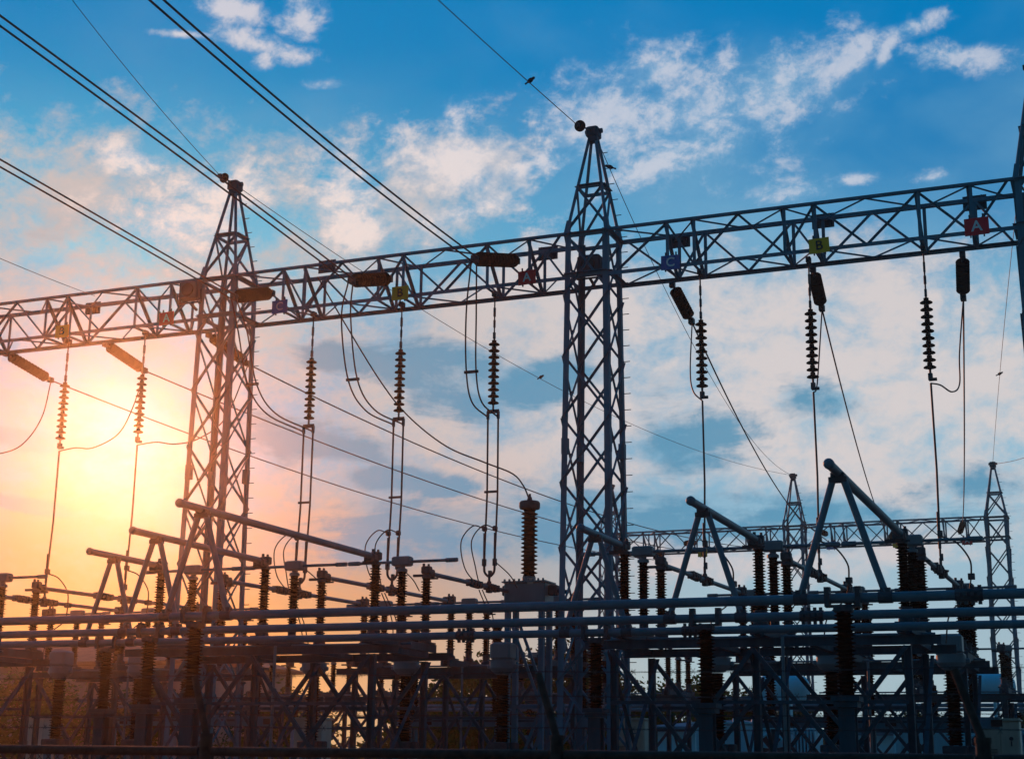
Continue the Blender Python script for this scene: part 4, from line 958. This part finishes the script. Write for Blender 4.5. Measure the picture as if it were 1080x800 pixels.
def kiosk(x, y, w, d, h, m, label, name='control_building', rm='roof', hip=0.9, wins=3):
    r = thing(name, label, 'building', (x, y, 0), 'buildings behind the yard')
    MB().box((0, 0, h/2), w, d, h).build('wall', m, r)
    e = 0.45; mb = MB(); a, b = w/2+e, d/2+e
    mb.add([(-a, -b, h+0.01), (a, -b, h+0.01), (a, b, h+0.01), (-a, b, h+0.01), (-a, -b, h+0.16), (a, -b, h+0.16), (a, b, h+0.16), (-a, b, h+0.16), (-a+b, 0, h+0.16+hip), (a-b, 0, h+0.16+hip)],
           [(3, 2, 1, 0), (0, 1, 5, 4), (1, 2, 6, 5), (2, 3, 7, 6), (3, 0, 4, 7), (4, 5, 9, 8), (6, 7, 8, 9), (5, 6, 9), (7, 4, 8)]); mb.build('roof', rm, r)
    for i in range(wins):
        wx = -w/2 + w*(i+0.5)/wins; f = MB()
        ww, wh, z = min(1.1, w/wins*0.5), min(1.2, h*0.3), h*0.55
        for s in (-1, 1): f.box((wx+s*(ww/2+0.04), -d/2-0.03, z), 0.08, 0.10, wh+0.16); f.box((wx, -d/2-0.03, z+s*(wh/2+0.04)), ww, 0.10, 0.08)
        fo = f.build('window', 'white' if m == 'blue_paint' else 'door', r); MB().box((wx, -d/2-0.012, z), ww, 0.02, wh).build('pane', 'window', fo)
    do = MB().box((w*0.5-0.9, -d/2-0.02, 1.05), 0.9, 0.05, 2.1).build('door', 'door', r); MB().tube((w*0.5-1.2, -d/2-0.09, 1.05), (w*0.5-1.2, -d/2-0.04, 1.05), 0.03, n=8).build('handle', 'fitting', do)
    return r
kiosk(-54.0, 66.0, 26.0, 9.0, 6.0, 'wall', 'long low building with brown roof in the red glow behind the posts', hip=1.5, wins=7)
kiosk(-7.4, 55.5, 3.6, 3.0, 2.75, 'blue_paint', 'pale blue control hut with dark window low behind the right bay', 'control_hut', 'galv', 0.3, 2)
kiosk(-15.5, 62.0, 5.0, 3.6, 3.0, 'blue_paint', 'pale blue control hut low behind the middle tower', 'control_hut', 'galv', 0.3, 3)

# ------------------------------------------------------------------ trees behind the yard
def crown_mesh(seed, n_clump, rad, hgt, leaf, per, m):
    rd = random.Random(seed); mb = MB()
    for c in range(n_clump):
        while True:
            p = V(rd.uniform(-1, 1), rd.uniform(-1, 1), rd.uniform(-1, 1))
            if 0.25 < p.length < 1: break
        p = V(p.x*rad, p.y*rad, hgt*0.55 + p.z*hgt*0.42); cr = rad*rd.uniform(0.20, 0.40)
        for i in range(per):
            q = V(rd.gauss(0, 0.5), rd.gauss(0, 0.5), rd.gauss(0, 0.42))*cr + p
            a = V(rd.uniform(-1, 1), rd.uniform(-1, 1), rd.uniform(-1, 1)).normalized(); b = a.orthogonal().normalized(); k = leaf*rd.uniform(0.6, 1.3)
            mb.add([q-a*k, q-b*k*0.5, q+a*k, q+b*k*0.5], [(0, 1, 2, 3)])
    return mb
TREES = [(-47.5, 58, 5.8, 2.9, 'bushy dark tree at the left picture edge below the sun'), (-43.0, 62, 5.2, 2.6, 'leafy tree second from the left edge behind the red glow'), (-31.5, 66, 5.4, 2.6, 'round tree between the orange tower and the middle bay stand'),
         (-27.0, 63, 6.4, 2.5, 'light green tree seen under the middle bay stand'), (-24.6, 66, 7.0, 2.8, 'tall thin-topped tree seen behind the middle bay grey heads'), (-21.5, 64, 5.6, 2.6, 'dark green tree left of the tall ribbed bushing foot'), (-18.6, 68, 5.6, 2.4, 'bright green tree showing left of the middle tower foot'),
         (-15.6, 70, 5.4, 2.2, 'small green tree just right of the middle tower foot'), (-37.5, 64, 5.2, 2.5, 'shadowy tree behind the orange tower foot'), (-9.2, 72, 4.6, 2.2, 'low green tree under the tall A-frame'), (-3.0, 70, 4.4, 2.3, 'low dark tree at the right picture edge'), (-23.0, 60, 3.9, 2.2, 'low bushy tree in front of the taller ones behind the middle bay')]
CR = [crown_mesh(11+i, 80, 1.0, 2.3, 0.052, 110, 'leaf') for i in range(3)]
crs = [c.build('crown', 'leaf' if i != 1 else 'leaf_dark') for i, c in enumerate(CR)]
rt = random.Random(3)
for i, (x, y, h, w, lb) in enumerate(TREES):
    r = thing('tree', lb, 'tree', (x, y, 0), 'trees behind the yard')
    c = crs[i % 3].copy(); col.objects.link(c); c.parent = r; c.scale = (w, w, h*0.98/2.3); c.rotation_euler.z = rt.uniform(0, 6.28)
    c.location = (0, 0, 0.0)
    mb = MB(); mb.tube((0, 0, 0), (0.06, 0.03, h*0.45), 0.15, 0.09, 8)
    for j in range(5):
        a = j*1.26+rt.uniform(-0.4, 0.4); mb.tube((0.04, 0.02, h*(0.28+0.03*j)), (math.cos(a)*w*0.5, math.sin(a)*w*0.5, h*(0.6+0.05*j)), 0.06, 0.02, 6)
    mb.build('trunk', 'bark', r)
for c in crs: bpy.data.objects.remove(c)
# the far-off belt of trees that closes the view
rd = random.Random(5); mb = MB()
for c in range(420):
    x = rd.uniform(-150, 60); y = rd.uniform(112, 135); z = rd.uniform(0.4, 3.2)*(0.75+0.25*math.sin(x*0.21)); p = V(x, y, z)
    for i in range(26):
        q = p + V(rd.gauss(0, 1.1), rd.gauss(0, 1.0), abs(rd.gauss(0, 0.8))); a = V(rd.uniform(-1, 1), rd.uniform(-1, 1), rd.uniform(-1, 1)).normalized(); b = a.orthogonal().normalized(); k = rd.uniform(0.2, 0.45)
        mb.add([q-a*k, q-b*k*0.5, q+a*k, q+b*k*0.5], [(0, 1, 2, 3)])
t = mb.build('distant_woods', 'leaf_dark'); t['kind'] = 'stuff'; t['label'] = 'distant belt of dark trees closing the view behind the yard'; t['category'] = 'woods'

# ------------------------------------------------------------------ chain-link fence with barbed wire, just in front of the camera
FY, FZ = 8.6, 1.82
POSTS = [-12.9, -10.47, -8.04, -5.62, -3.19, -0.77, 1.66, 4.08]
r = thing('chain_link_fence', 'rusty chain-link fence with leaning barbed-wire arms along the bottom edge', 'fence', (0, FY, 0))
for x in POSTS:
    mb = MB(); mb.tube((x, 0, 0), (x, 0, FZ+0.06), 0.040, n=12); mb.tube((x, 0, FZ+0.05), (x, 0, FZ+0.08), 0.044, n=12); mb.build('post', 'rust', r, 40)
    mb = MB(); mb.tube((x, 0, FZ+0.06), (x-0.13, 0.02, FZ+0.44), 0.023, n=12); mb.build('barbed_wire_arm', 'rust', r, 40)
for a, b in zip(POSTS, POSTS[1:]):
    MB().tube((a+0.05, 0, FZ-0.035), (b-0.05, 0, FZ-0.035), 0.030, n=12).build('top_rail', 'rust', r, 40)
    mb = MB()
    for s in (-1, 1):
        e = a+0.05 if s < 0 else b-0.05; mb.tube((e, 0, 0.08), (e, 0, FZ-0.03), 0.014, n=8)
    for z in (0.1,): mb.tube((a, 0, z), (b, 0, z), 0.02, n=8)
    st = 0.075; H = FZ-0.13; x = a-H
    while x < b:
        for s in (-1, 1):
            x0 = x; z0, z1 = 0.08, FZ-0.05
            lo, hi = max(a, x0), min(b, x0+(z1-z0))
            if hi-lo > 0.03:
                if s > 0: p, q = (lo, 0, z0+lo-x0), (hi, 0, z0+hi-x0)
                else: p, q = (a+b-lo, 0, z0+lo-x0), (a+b-hi, 0, z0+hi-x0)
                p = V(*p)+V(0, s*0.003, 0); q = V(*q)+V(0, s*0.003, 0); mb.bar(p, q, 0.0045)
        x += st
    mb.build('chain_link', 'wire', r)
for t in (0.16, 0.36, 0.62, 0.98):
    mb = MB(); pts = []
    for a, b in zip(POSTS, POSTS[1:]):
        pts += sag((a-0.13*t, 0.02*t, FZ+0.06+0.40*t), (b-0.13*t, 0.02*t, FZ+0.06+0.40*t), 0.012, 8)[:-1]
    mb.path(pts, 0.0028, 5)
    x = POSTS[0]+0.1
    while x < POSTS[-1]-0.2:
        z = FZ+0.06+0.40*t-0.008; c = V(x, 0.02*t, z)
        mb.bar(c-V(0.012, 0, 0.016), c+V(0.012, 0, 0.016), 0.0028); mb.bar(c-V(-0.012, 0, 0.016), c+V(-0.012, 0, 0.016), 0.0028); x += 0.12
    mb.build('barbed_wire', 'wire', r)

# ------------------------------------------------------------------ haze box added to imitate the warm lens flare
hm = bpy.data.materials.new('flare_haze'); hm.use_nodes = True
nt = hm.node_tree; nt.nodes.clear(); o_ = nt.nodes.new('ShaderNodeOutputMaterial'); pv = nt.nodes.new('ShaderNodeVolumePrincipled')
pv.inputs['Color'].default_value = (0.97, 0.93, 0.90, 1); pv.inputs['Density'].default_value = HAZE; pv.inputs['Anisotropy'].default_value = 0.93
nt.links.new(pv.outputs[0], o_.inputs['Volume'])
hz = MB().box((0, 40, 9.5), 720, 720, 21).build('haze', hm); hz['kind'] = 'stuff'; hz['label'] = 'added warm haze imitating lens flare around the low sun'; hz['category'] = 'haze'
